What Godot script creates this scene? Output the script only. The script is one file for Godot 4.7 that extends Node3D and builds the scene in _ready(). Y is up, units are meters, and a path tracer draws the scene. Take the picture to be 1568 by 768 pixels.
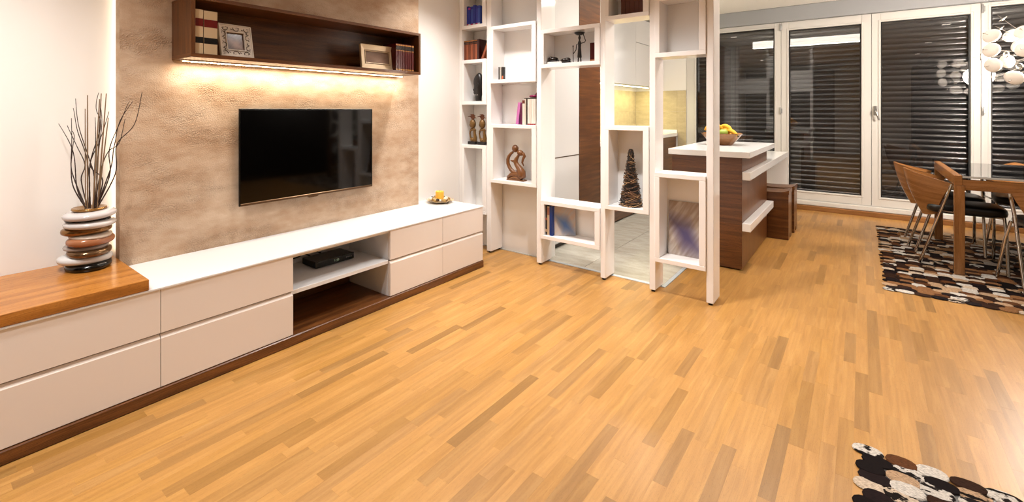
extends Node3D
# An open living room seen from about chest height: x runs along the window wall, -z runs along the media wall towards the windows, y is up.

var rng := RandomNumberGenerator.new()
var mats := {}
var taken := {}
var UP := Vector3.UP
const NTH := ["first", "second", "third", "fourth", "fifth", "sixth", "seventh", "eighth", "ninth", "tenth", "eleventh", "twelfth", "thirteenth", "last"]


# ---------------------------------------------------------------- mesh building
class MB:
	var v := PackedVector3Array()
	var n := PackedVector3Array()
	var uv := PackedVector2Array()
	var col := PackedColorArray()
	var ix := PackedInt32Array()
	var xf := Transform3D.IDENTITY
	var tint := Color.WHITE
	var uvo := Vector2.ZERO

	func vert(p: Vector3, nn: Vector3, t: Vector2) -> int:
		v.append(xf * p)
		n.append((xf.basis * nn).normalized())
		uv.append(t + uvo)
		col.append(tint)
		return v.size() - 1

	func tri_ix(a: int, b: int, c: int) -> void:
		var g := (v[b] - v[a]).cross(v[c] - v[a])
		if g.dot(n[a] + n[b] + n[c]) > 0.0:
			ix.append_array([a, c, b])
		else:
			ix.append_array([a, b, c])

	func tri(a: Vector3, b: Vector3, c: Vector3, nn: Vector3, ta := Vector2.ZERO, tb := Vector2.ZERO, tc := Vector2.ZERO) -> void:
		var i := vert(a, nn, ta)
		vert(b, nn, tb)
		vert(c, nn, tc)
		tri_ix(i, i + 1, i + 2)

	func quad(a: Vector3, b: Vector3, c: Vector3, d: Vector3, nn: Vector3, ta := Vector2.ZERO, tb := Vector2.ZERO, tc := Vector2.ZERO, td := Vector2.ZERO) -> void:
		var i := vert(a, nn, ta)
		vert(b, nn, tb)
		vert(c, nn, tc)
		vert(d, nn, td)
		tri_ix(i, i + 1, i + 2)
		tri_ix(i, i + 2, i + 3)

	static func flat_uv(p: Vector3, axis: int, grain: int) -> Vector2:
		var o := [1, 2] if axis == 0 else [0, 2] if axis == 1 else [0, 1]
		if grain == o[1]:
			o = [o[1], o[0]]
		return Vector2(p[o[0]], p[o[1]])

	# chamfered box; grain says along which axis the texture's u runs; skip leaves out the face under it
	func box(lo: Vector3, hi: Vector3, bv := 0.002, grain := 0, skip_bottom := false) -> void:
		bv = minf(bv, 0.45 * minf(hi.x - lo.x, minf(hi.y - lo.y, hi.z - lo.z)))
		var e := [lo, hi]
		for a in 3:
			var b := (a + 1) % 3
			var c := (a + 2) % 3
			for s in 2:
				if skip_bottom and a == 1 and s == 0:
					continue
				var nn := Vector3.ZERO
				nn[a] = 2.0 * s - 1.0
				var q := []
				for k in [[0, 0], [1, 0], [1, 1], [0, 1]]:
					var p := Vector3.ZERO
					p[a] = e[s][a]
					p[b] = e[k[0]][b] + (bv if k[0] == 0 else -bv)
					p[c] = e[k[1]][c] + (bv if k[1] == 0 else -bv)
					q.append(p)
				quad(q[0], q[1], q[2], q[3], nn, flat_uv(q[0], a, grain), flat_uv(q[1], a, grain), flat_uv(q[2], a, grain), flat_uv(q[3], a, grain))
		if bv <= 0.0:
			return
		for a in 3:
			var b := (a + 1) % 3
			var c := (a + 2) % 3
			for sb in 2:
				for sc in 2:
					if skip_bottom and ((b == 1 and sb == 0) or (c == 1 and sc == 0)):
						continue
					var nn := Vector3.ZERO
					nn[b] = 2.0 * sb - 1.0
					nn[c] = 2.0 * sc - 1.0
					var q := []
					for k in [[0, 0], [1, 0], [1, 1], [0, 1]]:
						var p := Vector3.ZERO
						p[a] = e[k[0]][a] + (bv if k[0] == 0 else -bv)
						p[b] = e[sb][b] + (0.0 if k[1] == 0 else (bv if sb == 0 else -bv))
						p[c] = e[sc][c] + (0.0 if k[1] == 1 else (bv if sc == 0 else -bv))
						q.append(p)
					quad(q[0], q[1], q[2], q[3], nn.normalized(), flat_uv(q[0], b, grain), flat_uv(q[1], b, grain), flat_uv(q[2], b, grain), flat_uv(q[3], b, grain))
		if skip_bottom:
			return
		for sx in 2:
			for sy in 2:
				for sz in 2:
					var k := Vector3(e[sx].x, e[sy].y, e[sz].z)
					var d := Vector3(bv if sx == 0 else -bv, bv if sy == 0 else -bv, bv if sz == 0 else -bv)
					tri(k + Vector3(0, d.y, d.z), k + Vector3(d.x, 0, d.z), k + Vector3(d.x, d.y, 0), (-d).normalized(), flat_uv(k, 0, grain), flat_uv(k, 0, grain), flat_uv(k, 0, grain))

	# smooth sheet through rows of points; wrap closes each row into a ring
	func surf(rows: Array, wrap := false, us := 1.0, vs := 1.0, flip_out := true) -> void:
		var nr := rows.size()
		var nc: int = rows[0].size()
		var mid := Vector3.ZERO
		for r in rows:
			for p in r:
				mid += p
		mid /= nr * nc
		var ns := []
		for i in nr:
			var z := PackedVector3Array()
			z.resize(nc)
			ns.append(z)
		var total := 0.0
		var last := nc if wrap else nc - 1
		for i in nr - 1:
			for j in last:
				var j2 := (j + 1) % nc
				var a: Vector3 = rows[i][j]
				var b: Vector3 = rows[i][j2]
				var c: Vector3 = rows[i + 1][j2]
				var d: Vector3 = rows[i + 1][j]
				var g := (c - a).cross(d - b)
				total += g.dot((a + b + c + d) / 4.0 - mid)
				ns[i][j] += g
				ns[i][j2] += g
				ns[i + 1][j2] += g
				ns[i + 1][j] += g
		var sgn := -1.0 if total < 0.0 and flip_out else 1.0
		var first := v.size()
		var cols := nc + 1 if wrap else nc
		for i in nr:
			# a row that shrinks to a point shares one normal
			var same := (rows[i][0] as Vector3).distance_squared_to(rows[i][nc / 2]) < 1e-12
			var sum := Vector3.ZERO
			if same:
				for j in nc:
					sum += ns[i][j]
			for j in cols:
				var nn: Vector3 = (sum if same else ns[i][j % nc]) * sgn
				if nn.length_squared() < 1e-24:
					nn = Vector3.UP
				vert(rows[i][j % nc], nn.normalized(), Vector2(us * j / (cols - 1.0), vs * i / (nr - 1.0)))
		for i in nr - 1:
			for j in cols - 1:
				var a := first + i * cols + j
				tri_ix(a, a + 1, a + cols + 1)
				tri_ix(a, a + cols + 1, a + cols)

	func lathe(at: Vector3, profile: Array, seg := 20, squash := Vector2.ONE) -> void:
		var rows := []
		for q in profile:
			var r := PackedVector3Array()
			for j in seg:
				var t := TAU * j / seg
				r.append(at + Vector3(q.x * cos(t) * squash.x, q.y, q.x * sin(t) * squash.y))
			rows.append(r)
		surf(rows, true)

	# superquadric blob: e 1 is an ellipsoid, smaller is boxier
	func blob(at: Vector3, r: Vector3, basis := Basis.IDENTITY, nu := 18, nv := 10, eh := 1.0, ev := 1.0) -> void:
		var rows := []
		for i in nv + 1:
			var f := -PI / 2 + PI * i / nv
			var cf := pow(absf(cos(f)), ev) if i > 0 and i < nv else 0.0
			var sf := signf(sin(f)) * pow(absf(sin(f)), ev)
			var row := PackedVector3Array()
			for j in nu:
				var t := TAU * j / nu
				row.append(at + basis * Vector3(r.x * cf * signf(cos(t)) * pow(absf(cos(t)), eh), r.y * sf, r.z * cf * signf(sin(t)) * pow(absf(sin(t)), eh)))
			rows.append(row)
		surf(rows, true)

	func tube(pts: Array, radii: Array, seg := 8) -> void:
		var rows := []
		var side := Vector3.ZERO
		for i in pts.size():
			var d: Vector3 = (pts[mini(i + 1, pts.size() - 1)] - pts[maxi(i - 1, 0)]).normalized()
			if side == Vector3.ZERO:
				side = d.cross(Vector3.UP if absf(d.y) < 0.9 else Vector3.RIGHT).normalized()
			side = (side - d * side.dot(d)).normalized()
			var other := d.cross(side)
			var r: float = radii[mini(i, radii.size() - 1)]
			var ring := PackedVector3Array()
			for j in seg:
				var t := TAU * j / seg
				ring.append(pts[i] + (side * cos(t) + other * sin(t)) * r)
			if i == 0:
				var point := PackedVector3Array()
				for j in seg:
					point.append(pts[0] - d * r * 0.3)
				rows.append(point)
			rows.append(ring)
			if i == pts.size() - 1:
				var point := PackedVector3Array()
				for j in seg:
					point.append(pts[i] + d * r * 0.3)
				rows.append(point)
		surf(rows, true)

	# a flat outline in the plane of two axes, given thickness along a third
	func extrude(poly: PackedVector2Array, o: Vector3, ax: Vector3, ay: Vector3, depth: Vector3, uvs := 1.0) -> void:
		var idx := Geometry2D.triangulate_polygon(poly)
		var nn := depth.normalized()
		for k in range(0, idx.size(), 3):
			var p := []
			for m in 3:
				p.append(poly[idx[k + m]])
			tri(o + ax * p[0].x + ay * p[0].y, o + ax * p[1].x + ay * p[1].y, o + ax * p[2].x + ay * p[2].y, -nn, p[0] * uvs, p[1] * uvs, p[2] * uvs)
			tri(o + ax * p[0].x + ay * p[0].y + depth, o + ax * p[1].x + ay * p[1].y + depth, o + ax * p[2].x + ay * p[2].y + depth, nn, p[0] * uvs, p[1] * uvs, p[2] * uvs)
		var cw := Geometry2D.is_polygon_clockwise(poly)
		for k in poly.size():
			var a := poly[k]
			var b := poly[(k + 1) % poly.size()]
			var d := (b - a).normalized()
			var m := Vector2(d.y, -d.x) if not cw else Vector2(-d.y, d.x)
			var w := (ax * m.x + ay * m.y).normalized()
			var pa := o + ax * a.x + ay * a.y
			var pb := o + ax * b.x + ay * b.y
			quad(pa, pb, pb + depth, pa + depth, w, Vector2(0, a.y), Vector2(0, b.y), Vector2(depth.length(), b.y), Vector2(depth.length(), a.y))

	func mesh() -> ArrayMesh:
		var a := []
		a.resize(Mesh.ARRAY_MAX)
		a[Mesh.ARRAY_VERTEX] = v
		a[Mesh.ARRAY_NORMAL] = n
		a[Mesh.ARRAY_TEX_UV] = uv
		a[Mesh.ARRAY_COLOR] = col
		a[Mesh.ARRAY_INDEX] = ix
		var m := ArrayMesh.new()
		m.add_surface_from_arrays(Mesh.PRIMITIVE_TRIANGLES, a)
		return m


# ---------------------------------------------------------------- objects
func numbered(called: String) -> String:
	taken[called] = taken.get(called, -1) + 1
	return called if taken[called] == 0 else "%s_%03d" % [called, taken[called]]


func tag(o: Node, label: String, category: String, group := "") -> Node:
	o.set_meta("label", label)
	o.set_meta("category", category)
	if group:
		o.set_meta("group", group)
	return o


func thing(called: String, label: String, category: String, at := Vector3.ZERO, group := "", turn := 0.0) -> Node3D:
	var o := Node3D.new()
	o.name = numbered(called)
	add_child(o)
	o.position = at
	o.rotation.y = turn
	tag(o, label, category, group)
	return o


func structure(called: String) -> Node3D:
	var o := Node3D.new()
	o.name = called
	add_child(o)
	o.set_meta("kind", "structure")
	return o


# a mesh as a part; shapes are given in the room's axes unless local says they are in the thing's own
func part(called: String, m: MB, mat: Material, parent: Node3D, local := false) -> MeshInstance3D:
	var o := MeshInstance3D.new()
	if not local:
		var root: Node3D = parent
		while root.get_parent() != self:
			root = root.get_parent()
		for i in m.v.size():
			m.v[i] -= root.position
	o.mesh = m.mesh()
	o.material_override = mat
	o.name = called
	parent.add_child(o, true)
	return o


func solo(called: String, m: MB, mat: Material, label := "", category := "", group := "", at := Vector3.ZERO, local := false) -> MeshInstance3D:
	var o := MeshInstance3D.new()
	if not local:
		for i in m.v.size():
			m.v[i] -= at
	o.mesh = m.mesh()
	o.material_override = mat
	o.name = numbered(called)
	o.position = at
	add_child(o)
	if category:
		tag(o, label, category, group)
	else:
		o.set_meta("kind", "structure")
	return o


func again(o: Node3D, at: Vector3, label := "", turn := INF) -> Node3D:
	var c: Node3D = o.duplicate()
	c.name = numbered(RegEx.create_from_string("_\\d+$").sub(o.name, ""))
	add_child(c)
	c.position = at
	if turn != INF:
		c.rotation.y = turn
	if label:
		c.set_meta("label", label)
	return c


func bx(lo: Vector3, hi: Vector3, bv := 0.002, grain := 0) -> MB:
	var m := MB.new()
	m.box(lo, hi, bv, grain)
	return m


func V(x: float, y: float, z: float) -> Vector3:
	return Vector3(x, y, z)


# ---------------------------------------------------------------- materials
func mat(called: String, c: Color, rough := 0.5, metal := 0.0, spec := 0.5) -> StandardMaterial3D:
	var m := StandardMaterial3D.new()
	m.resource_name = called
	m.albedo_color = c
	m.roughness = rough
	m.metallic = metal
	m.metallic_specular = spec
	mats[called] = m
	return m


func noise(sd: int, freq: float, oct := 4, type := FastNoiseLite.TYPE_SIMPLEX_SMOOTH) -> FastNoiseLite:
	var f := FastNoiseLite.new()
	f.seed = sd
	f.frequency = freq
	f.noise_type = type
	f.fractal_octaves = oct
	return f


func mirrored(q: Image) -> ImageTexture:
	var w := q.get_width()
	var h := q.get_height()
	var im := Image.create(2 * w, 2 * h, false, q.get_format())
	im.blit_rect(q, Rect2i(0, 0, w, h), Vector2i.ZERO)
	var fx: Image = q.duplicate()
	fx.flip_x()
	im.blit_rect(fx, Rect2i(0, 0, w, h), Vector2i(w, 0))
	q.flip_y()
	im.blit_rect(q, Rect2i(0, 0, w, h), Vector2i(0, h))
	fx.flip_y()
	im.blit_rect(fx, Rect2i(0, 0, w, h), Vector2i(w, h))
	return ImageTexture.create_from_image(im)


# grain along u: bands that wander, fine streaks and short dark pores
func wood(sd: int, w: int, h: int, tones: Array, bands: float, streaks: float, pores: float, fleck := 0.45) -> ImageTexture:
	var big := noise(sd, 1.0, 3)
	var warp := noise(sd + 1, 1.0, 2)
	var fine := noise(sd + 2, 1.0, 3)
	var q := Image.create(w, h, false, Image.FORMAT_RGB8)
	for y in h:
		for x in w:
			var fx := float(x) / w
			var fy := float(y) / h
			var yy := fy + 0.035 * warp.get_noise_2d(fx * 1.6, fy * 3.0)
			var b := sin(yy * bands + 4.0 * big.get_noise_2d(fx * 0.8, fy * 3.5)) * 0.5
			var s := fine.get_noise_2d(fx * 1.3, yy * 100.0)
			var p := fine.get_noise_2d(fx * 14.0 + 50.0, yy * 260.0)
			var t := 0.5 + 0.55 * b * streaks + fleck * s + 0.3 * big.get_noise_2d(fx * 0.8 + 9.0, yy * 6.0)
			var c: Color = tones[0].lerp(tones[1], clampf(t * 2.0, 0.0, 1.0)).lerp(tones[2], clampf(t * 2.0 - 1.0, 0.0, 1.0))
			if p > 0.32:
				c = c.darkened(pores * minf(1.0, (p - 0.32) * 4.0))
			q.set_pixel(x, y, c)
	return mirrored(q)


func make_materials() -> void:
	mat("white paint", Color(0.945, 0.935, 0.92), 0.75, 0.0, 0.3)
	mat("ceiling paint", Color(0.93, 0.92, 0.9), 0.85, 0.0, 0.2)
	mat("white lacquer", Color(0.95, 0.94, 0.935), 0.12, 0.0, 0.5)
	mat("white laminate", Color(0.95, 0.948, 0.945), 0.16, 0.0, 0.5)
	mat("cream lacquer", Color(0.89, 0.855, 0.83), 0.14)
	mat("worktop white", Color(0.865, 0.867, 0.875), 0.18)
	mat("champagne", Color(0.82, 0.73, 0.60), 0.35, 0.3)
	mat("kitchen lacquer", Color(0.87, 0.868, 0.868), 0.1)
	mat("white edge", Color(0.93, 0.92, 0.91), 0.35)
	mat("dark plastic", Color(0.028, 0.026, 0.025), 0.35)
	mat("black rubber", Color(0.03, 0.028, 0.026), 0.8)
	mat("black leather", Color(0.035, 0.032, 0.03), 0.38)
	mat("chrome", Color(0.80, 0.79, 0.77), 0.07, 1.0)
	mat("brushed metal", Color(0.66, 0.66, 0.66), 0.3, 1.0)
	mat("window frame", Color(0.83, 0.82, 0.80), 0.32)
	mat("shutter box", Color(0.60, 0.61, 0.62), 0.4)
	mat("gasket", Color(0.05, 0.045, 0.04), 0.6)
	mat("blind slat", Color(0.13, 0.13, 0.135), 0.2, 0.0, 0.5)
	mat("bezel", Color(0.02, 0.018, 0.017), 0.25)
	mat("screen", Color(0.006, 0.006, 0.006), 0.06, 0.0, 0.5)
	mat("bronze trim", Color(0.42, 0.33, 0.25), 0.3, 0.8)
	mat("steel strip", Color(0.74, 0.77, 0.79), 0.4, 0.2)
	mat("tinted", Color.WHITE, 0.6).vertex_color_use_as_albedo = true
	mat("glossy tinted", Color.WHITE, 0.22).vertex_color_use_as_albedo = true
	mat("stone glaze", Color.WHITE, 0.18).vertex_color_use_as_albedo = true
	mat("bronze glaze", Color.WHITE, 0.2, 0.75).vertex_color_use_as_albedo = true
	mat("smoked glass", Color(0.012, 0.012, 0.012), 0.02, 0.0, 0.6)
	mat("glass edge", Color(0.68, 0.68, 0.66), 0.3)
	mat("dark wood", Color(0.11, 0.065, 0.04), 0.4)
	mat("sculpture wood", Color(0.43, 0.265, 0.125), 0.35)
	mat("mask wood", Color(0.075, 0.055, 0.05), 0.4)
	mat("gold", Color(0.78, 0.65, 0.45), 0.35, 0.5)
	mat("gold carving", Color(0.44, 0.32, 0.15), 0.4, 0.25)
	mat("candle wax", Color(0.95, 0.73, 0.27), 0.35)
	mats["candle wax"].subsurf_scatter_enabled = true
	mats["candle wax"].subsurf_scatter_strength = 0.4
	var g := mat("pane", Color(0.02, 0.03, 0.028, 0.02), 0.0)
	g.transparency = BaseMaterial3D.TRANSPARENCY_ALPHA
	var cg := mat("clear glass", Color(0.5, 0.5, 0.5, 0.04), 0.03)
	cg.transparency = BaseMaterial3D.TRANSPARENCY_ALPHA
	var porcelain := mat("porcelain", Color(0.95, 0.93, 0.91), 0.25)
	porcelain.backlight_enabled = true
	porcelain.backlight = Color(0.35, 0.33, 0.3)
	for e in [["warm led", Color(1.0, 0.86, 0.66), 14.0], ["kitchen led", Color(1.0, 0.95, 0.72), 9.0], ["halogen", Color(1.0, 0.9, 0.76), 30.0], ["panel glow", Color(1.0, 0.96, 0.9), 12.0], ["edge led glow", Color(1.0, 0.93, 0.82), 1.5], ["display", Color(0.25, 0.6, 0.3), 0.35]]:
		var m := mat(e[0], Color(0.9, 0.9, 0.9), 0.5)
		m.emission_enabled = true
		m.emission = e[1]
		m.emission_energy_multiplier = e[2]
	# woods
	var oak := mat("oak", Color.WHITE, 0.34, 0.0, 0.42)
	oak.vertex_color_use_as_albedo = true
	oak.albedo_texture = wood(11, 512, 256, [Color(0.61, 0.435, 0.225), Color(0.70, 0.515, 0.28), Color(0.77, 0.595, 0.35)], 24.0, 0.32, 0.12, 0.17)
	oak.uv1_scale = Vector3(1.1, 2.6, 1)
	var wal := mat("walnut", Color.WHITE, 0.3)
	wal.vertex_color_use_as_albedo = true
	wal.albedo_texture = wood(31, 512, 256, [Color(0.25, 0.135, 0.06), Color(0.385, 0.228, 0.11), Color(0.51, 0.325, 0.165)], 30.0, 0.5, 0.28, 0.45)
	wal.uv1_scale = Vector3(0.8, 1.7, 1)
	var top := mat("oiled walnut", Color.WHITE, 0.22)
	top.albedo_texture = wood(47, 512, 256, [Color(0.51, 0.315, 0.125), Color(0.66, 0.425, 0.18), Color(0.77, 0.53, 0.255)], 22.0, 0.55, 0.2, 0.35)
	top.uv1_scale = Vector3(0.9, 1.5, 1)
	var ply := mat("cherry plywood", Color.WHITE, 0.25)
	ply.albedo_texture = wood(59, 256, 128, [Color(0.45, 0.29, 0.155), Color(0.54, 0.365, 0.205), Color(0.61, 0.43, 0.255)], 20.0, 0.5, 0.12, 0.35)
	ply.uv1_scale = Vector3(1.4, 2.4, 1)
	# trowelled plaster of the media panel: broad clouds and worm-like pits
	var w := 512
	var cloud := noise(71, 1.0, 4)
	var pit := noise(73, 1.0, 3)
	var cim := Image.create(w, w, false, Image.FORMAT_RGB8)
	var him := Image.create(w, w, false, Image.FORMAT_RGB8)
	for y in w:
		for x in w:
			var fx := float(x) / w
			var fy := float(y) / w
			var c := 0.5 + 0.6 * cloud.get_noise_2d(fx * 2.2, fy * 5.0) + 0.3 * cloud.get_noise_2d(fx * 9.0 + 30.0, fy * 16.0)
			var k := 1.0 - absf(pit.get_noise_2d(fx * 52.0, fy * 84.0)) * 2.6
			var mask := clampf(0.25 + 1.6 * cloud.get_noise_2d(fx * 3.0 + 70.0, fy * 6.0 + 20.0), 0.0, 1.0)
			var d := clampf(k, 0.0, 1.0) * mask
			var col := Color(0.70, 0.58, 0.47).lerp(Color(0.82, 0.735, 0.645), clampf(c, 0.0, 1.0)).darkened(0.10 * d)
			cim.set_pixel(x, y, col)
			var hgt := 0.75 - 0.6 * d + 0.22 * pit.get_noise_2d(fx * 110.0 + 7.0, fy * 130.0)
			him.set_pixel(x, y, Color(hgt, hgt, hgt))
	var pl := mat("plaster", Color.WHITE, 0.7, 0.0, 0.3)
	pl.albedo_texture = mirrored(cim)
	pl.heightmap_enabled = true
	pl.heightmap_texture = mirrored(him)
	pl.heightmap_scale = 0.5
	pl.uv1_scale = Vector3(0.55, 0.55, 1)
	# kitchen tiles
	var tn := noise(81, 1.0, 4)
	var tim := Image.create(256, 256, false, Image.FORMAT_RGB8)
	for y in 256:
		for x in 256:
			var t := 0.5 + 0.6 * tn.get_noise_2d(x / 90.0, y / 40.0) + 0.2 * tn.get_noise_2d(x / 9.0, y / 9.0)
			tim.set_pixel(x, y, Color(0.70, 0.675, 0.62).lerp(Color(0.80, 0.785, 0.735), clampf(t, 0.0, 1.0)))
	var tile := mat("floor tile", Color.WHITE, 0.25)
	tile.albedo_texture = mirrored(tim)
	tile.uv1_scale = Vector3(0.9, 0.9, 1)
	var bs := mat("backsplash tile", Color(1.0, 0.95, 0.83), 0.3)
	bs.albedo_texture = tile.albedo_texture
	# hide: short hair combed one way, plain and blotched
	var hn := noise(91, 1.0, 3)
	for kind in 2:
		var im := Image.create(256, 128, false, Image.FORMAT_RGB8)
		for y in 128:
			for x in 256:
				var s := 0.84 + 0.42 * hn.get_noise_2d(x / 26.0, y / 2.2)
				var c := Color(s, s, s)
				if kind == 1:
					var b := hn.get_noise_2d(x / 90.0 + 40.0, y / 45.0) + 0.16 * hn.get_noise_2d(x / 14.0, y / 4.0)
					c = c.lerp(Color(0.10, 0.085, 0.085), smoothstep(-0.02, 0.14, b))
				im.set_pixel(x, y, c)
		var m := mat(["hide", "spotted hide"][kind], Color.WHITE, 0.85, 0.0, 0.2)
		m.vertex_color_use_as_albedo = true
		m.albedo_texture = mirrored(im)
		m.uv1_scale = Vector3(3.0, 5.0, 1)
	# blurred prints on magazines and photographs
	for k in 4:
		var pal: Array = [[Color(0.70, 0.69, 0.70), Color(0.30, 0.42, 0.62), Color(0.74, 0.66, 0.60)], [Color(0.76, 0.72, 0.69), Color(0.33, 0.31, 0.46), Color(0.61, 0.54, 0.48)], [Color(0.42, 0.31, 0.27), Color(0.62, 0.50, 0.44), Color(0.30, 0.22, 0.19)], [Color(0.52, 0.43, 0.37), Color(0.58, 0.48, 0.42), Color(0.48, 0.39, 0.34)]][k]
		var im := Image.create(128, 128, false, Image.FORMAT_RGB8)
		var pn := noise(120 + k, 1.0, 3)
		for y in 128:
			for x in 128:
				var a := (x - y) / 128.0
				var b := (x + y) / 128.0
				var s := pn.get_noise_2d(a * 0.8 + 5.0, b * 5.0)
				var t := clampf(0.5 + 0.9 * s, 0.0, 1.0)
				var c: Color = pal[0].lerp(pal[2], t)
				var mid := Vector2(x / 128.0 - 0.5, y / 128.0 - 0.62)
				c = c.lerp(pal[1], clampf(1.15 - 2.6 * absf(mid.x * 0.6 - mid.y * 0.9) - 1.2 * absf(mid.x + mid.y * 0.4), 0.0, 1.0))
				im.set_pixel(x, y, c)
		mat("print%d" % k, Color.WHITE, 0.2).albedo_texture = ImageTexture.create_from_image(im)


# ---------------------------------------------------------------- lamps
func spot(at: Vector3, energy: float, color: Color, angle := 52.0, size := 0.05) -> void:
	var l := SpotLight3D.new()
	l.name = numbered("downlight_beam")
	l.position = at
	l.rotation.x = -PI / 2
	l.light_energy = energy
	l.light_color = color
	l.light_size = size
	l.spot_angle = angle
	l.spot_angle_attenuation = 1.0
	l.spot_range = 14.0
	l.spot_attenuation = 2.0
	l.shadow_enabled = true
	add_child(l)


func area(called: String, at: Vector3, turn: Vector3, size: Vector2, energy: float, color: Color) -> void:
	var l := AreaLight3D.new()
	l.name = numbered(called)
	l.position = at
	l.rotation = turn
	l.area_size = size
	l.area_normalize_energy = true
	l.light_energy = energy
	l.light_color = color
	l.area_range = 14.0
	l.area_attenuation = 2.0
	l.shadow_enabled = true
	add_child(l)


const DOWN := Vector3(-PI / 2, 0, 0)
const WARM := Color(1.0, 0.98, 0.96)
const DOWNLIGHTS := [[-1.5, 0.35, 3.6, 75], [0.98, 0.5, 1.5, 75], [-1.5, -1.97, 1.1, 75], [0.98, -1.97, 1.6, 75], [-1.15, -2.62, 5.2, 55], [0.98, -4.54, 1.8, 75], [-2.2, -2.85, 3.6, 58], [-2.0, -0.15, 3.6, 62], [-1.75, -5.2, 2.1, 75]]  # two are mirrored in the windows; several others are added as fill


func _ready() -> void:
	rng.seed = 20240
	# camera: level, turned 40.7 degrees left of the window wall, lens shifted down and a little right
	var cam := Camera3D.new()
	cam.name = "camera"
	add_child(cam)
	cam.position = V(0, 1.25, 0)
	cam.rotation.y = deg_to_rad(40.7257)
	cam.projection = Camera3D.PROJECTION_FRUSTUM
	cam.near = 0.05
	cam.far = 60.0
	cam.size = 768.0 / 731.7787 * 0.05
	cam.frustum_offset = Vector2((784.0 - 690.0) / 731.7787, -(384.0 - 168.5) / 731.7787) * 0.05
	cam.current = true
	var env := Environment.new()
	env.background_mode = Environment.BG_COLOR
	env.background_color = Color(0.004, 0.005, 0.008)
	env.tonemap_mode = Environment.TONE_MAPPER_LINEAR
	env.tonemap_exposure = 1.06
	env.sdfgi_enabled = true
	env.ssao_enabled = true
	env.ssil_enabled = true
	var we := WorldEnvironment.new()
	we.name = "world"
	we.environment = env
	add_child(we)
	# lamps of the room, with added fill lights among the downlights
	for d in DOWNLIGHTS:
		spot(V(d[0], 2.545, d[1]), d[2], WARM, d[3], 0.06)
	area("linear_light", V(-0.75, 2.398, -4.55), DOWN, Vector2(1.6, 0.09), 2.3, Color(1.0, 0.98, 0.95))
	area("shelf_led", V(-2.66, 1.498, -1.755), DOWN, Vector2(0.02, 1.6), 0.75, Color(1.0, 0.945, 0.86))
	area("kitchen_led", V(-2.45, 1.555, -6.1), DOWN, Vector2(0.03, 2.5), 1.0, Color(1.0, 0.95, 0.72))
	area("panel_edge_led", V(-2.803, 1.5, -0.725), V(0, PI, 0), Vector2(0.02, 1.9), 0.06, Color(1.0, 0.92, 0.8))
	area("panel_edge_led", V(-2.803, 1.5, -2.76), V(0, 0, 0), Vector2(0.02, 1.9), 0.04, Color(1.0, 0.92, 0.8))
	make_materials()
	build_shell()
	build_floor()
	build_windows()
	build_console()
	build_media_wall()
	build_divider()
	build_kitchen()
	build_dining()
	build_far_side()
	build_console_things()
	build_shelf_things()
	build_divider_things()
	build_rugs()


# ---------------------------------------------------------------- the room
func build_shell() -> void:
	var w: Material = mats["white paint"]
	solo("wall_left", bx(V(-2.97, -0.02, -3.575), V(-2.82, 2.58, 3.0), 0), w)
	solo("wall_kitchen", bx(V(-2.97, -0.02, -7.65), V(-2.665, 2.58, -3.575), 0), w)
	solo("wall_stub", bx(V(-2.665, -0.02, -3.70), V(-2.0, 2.58, -3.578), 0.001), mats["white laminate"])
	solo("wall_far", bx(V(-2.665, -0.02, -7.65), V(-1.935, 2.58, -7.5), 0), w)
	solo("wall_far_corner", bx(V(2.05, -0.02, -7.65), V(3.55, 2.58, -7.5), 0), w)
	solo("wall_right", bx(V(3.4, -0.02, -7.5), V(3.55, 2.58, 3.0), 0), w)
	solo("wall_back", bx(V(-2.82, -0.02, 2.85), V(3.4, 2.58, 3.0), 0), w)
	solo("ceiling", bx(V(-2.97, 2.58, -7.65), V(3.55, 2.7, 3.0), 0), mats["ceiling paint"])
	# trowelled panel of the media wall
	var m := MB.new()
	m.uvo = Vector2(0.35, 0.1)
	m.box(V(-2.79, 0.30, -2.775), V(-2.732, 2.579, -0.708), 0.002, 2)
	var p := structure("wall_panel")
	part("plaster_face", m, mats["plaster"], p)
	m = MB.new()
	m.box(V(-2.82, 0.30, -2.74), V(-2.79, 2.579, -0.745), 0.001, 2)
	part("batten", m, w, p)
	part("edge_light", bx(V(-2.811, 0.55, -0.744), V(-2.796, 2.45, -0.729), 0.001), mats["edge led glow"], p)
	part("edge_light", bx(V(-2.811, 0.55, -2.756), V(-2.796, 2.45, -2.741), 0.001), mats["edge led glow"], p)
	# closed kitchen threshold strips
	solo("trim_1", bx(V(-2.0, -0.004, -3.570), V(-1.052, 0.004, -3.534), 0.002), mats["steel strip"])
	solo("trim_2", bx(V(-1.078, -0.004, -6.4), V(-1.052, 0.004, -3.565), 0.002), mats["steel strip"])
	# casing of the roller shutters above the windows
	solo("trim_3", bx(V(-1.935, 2.387, -7.62), V(2.05, 2.578, -7.45), 0.004), mats["shutter box"])
	# wooden step and pale sill under the windows
	m = MB.new()
	m.box(V(-1.935, -0.004, -7.60), V(2.05, 0.058, -7.445), 0.006, 0)
	var s := structure("window_sill")
	part("step", m, mats["cherry plywood"], s)
	m = MB.new()
	m.box(V(-1.935, 0.058, -7.62), V(2.05, 0.118, -7.475), 0.008, 0)
	part("ledge", m, mats["window frame"], s)


func in_frame(p: Vector3) -> float:
	var q := p - V(0, 1.25, 0)
	var k := q.dot(V(-0.65246, 0, -0.75783))
	if k < 0.5:
		return INF
	var u := 690.0 + 731.78 * q.dot(V(0.75783, 0, -0.65246)) / k
	var vv := 168.5 - 731.78 * q.y / k
	return k if u > -10.0 and u < 1578.0 and vv < 775.0 else INF


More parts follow.
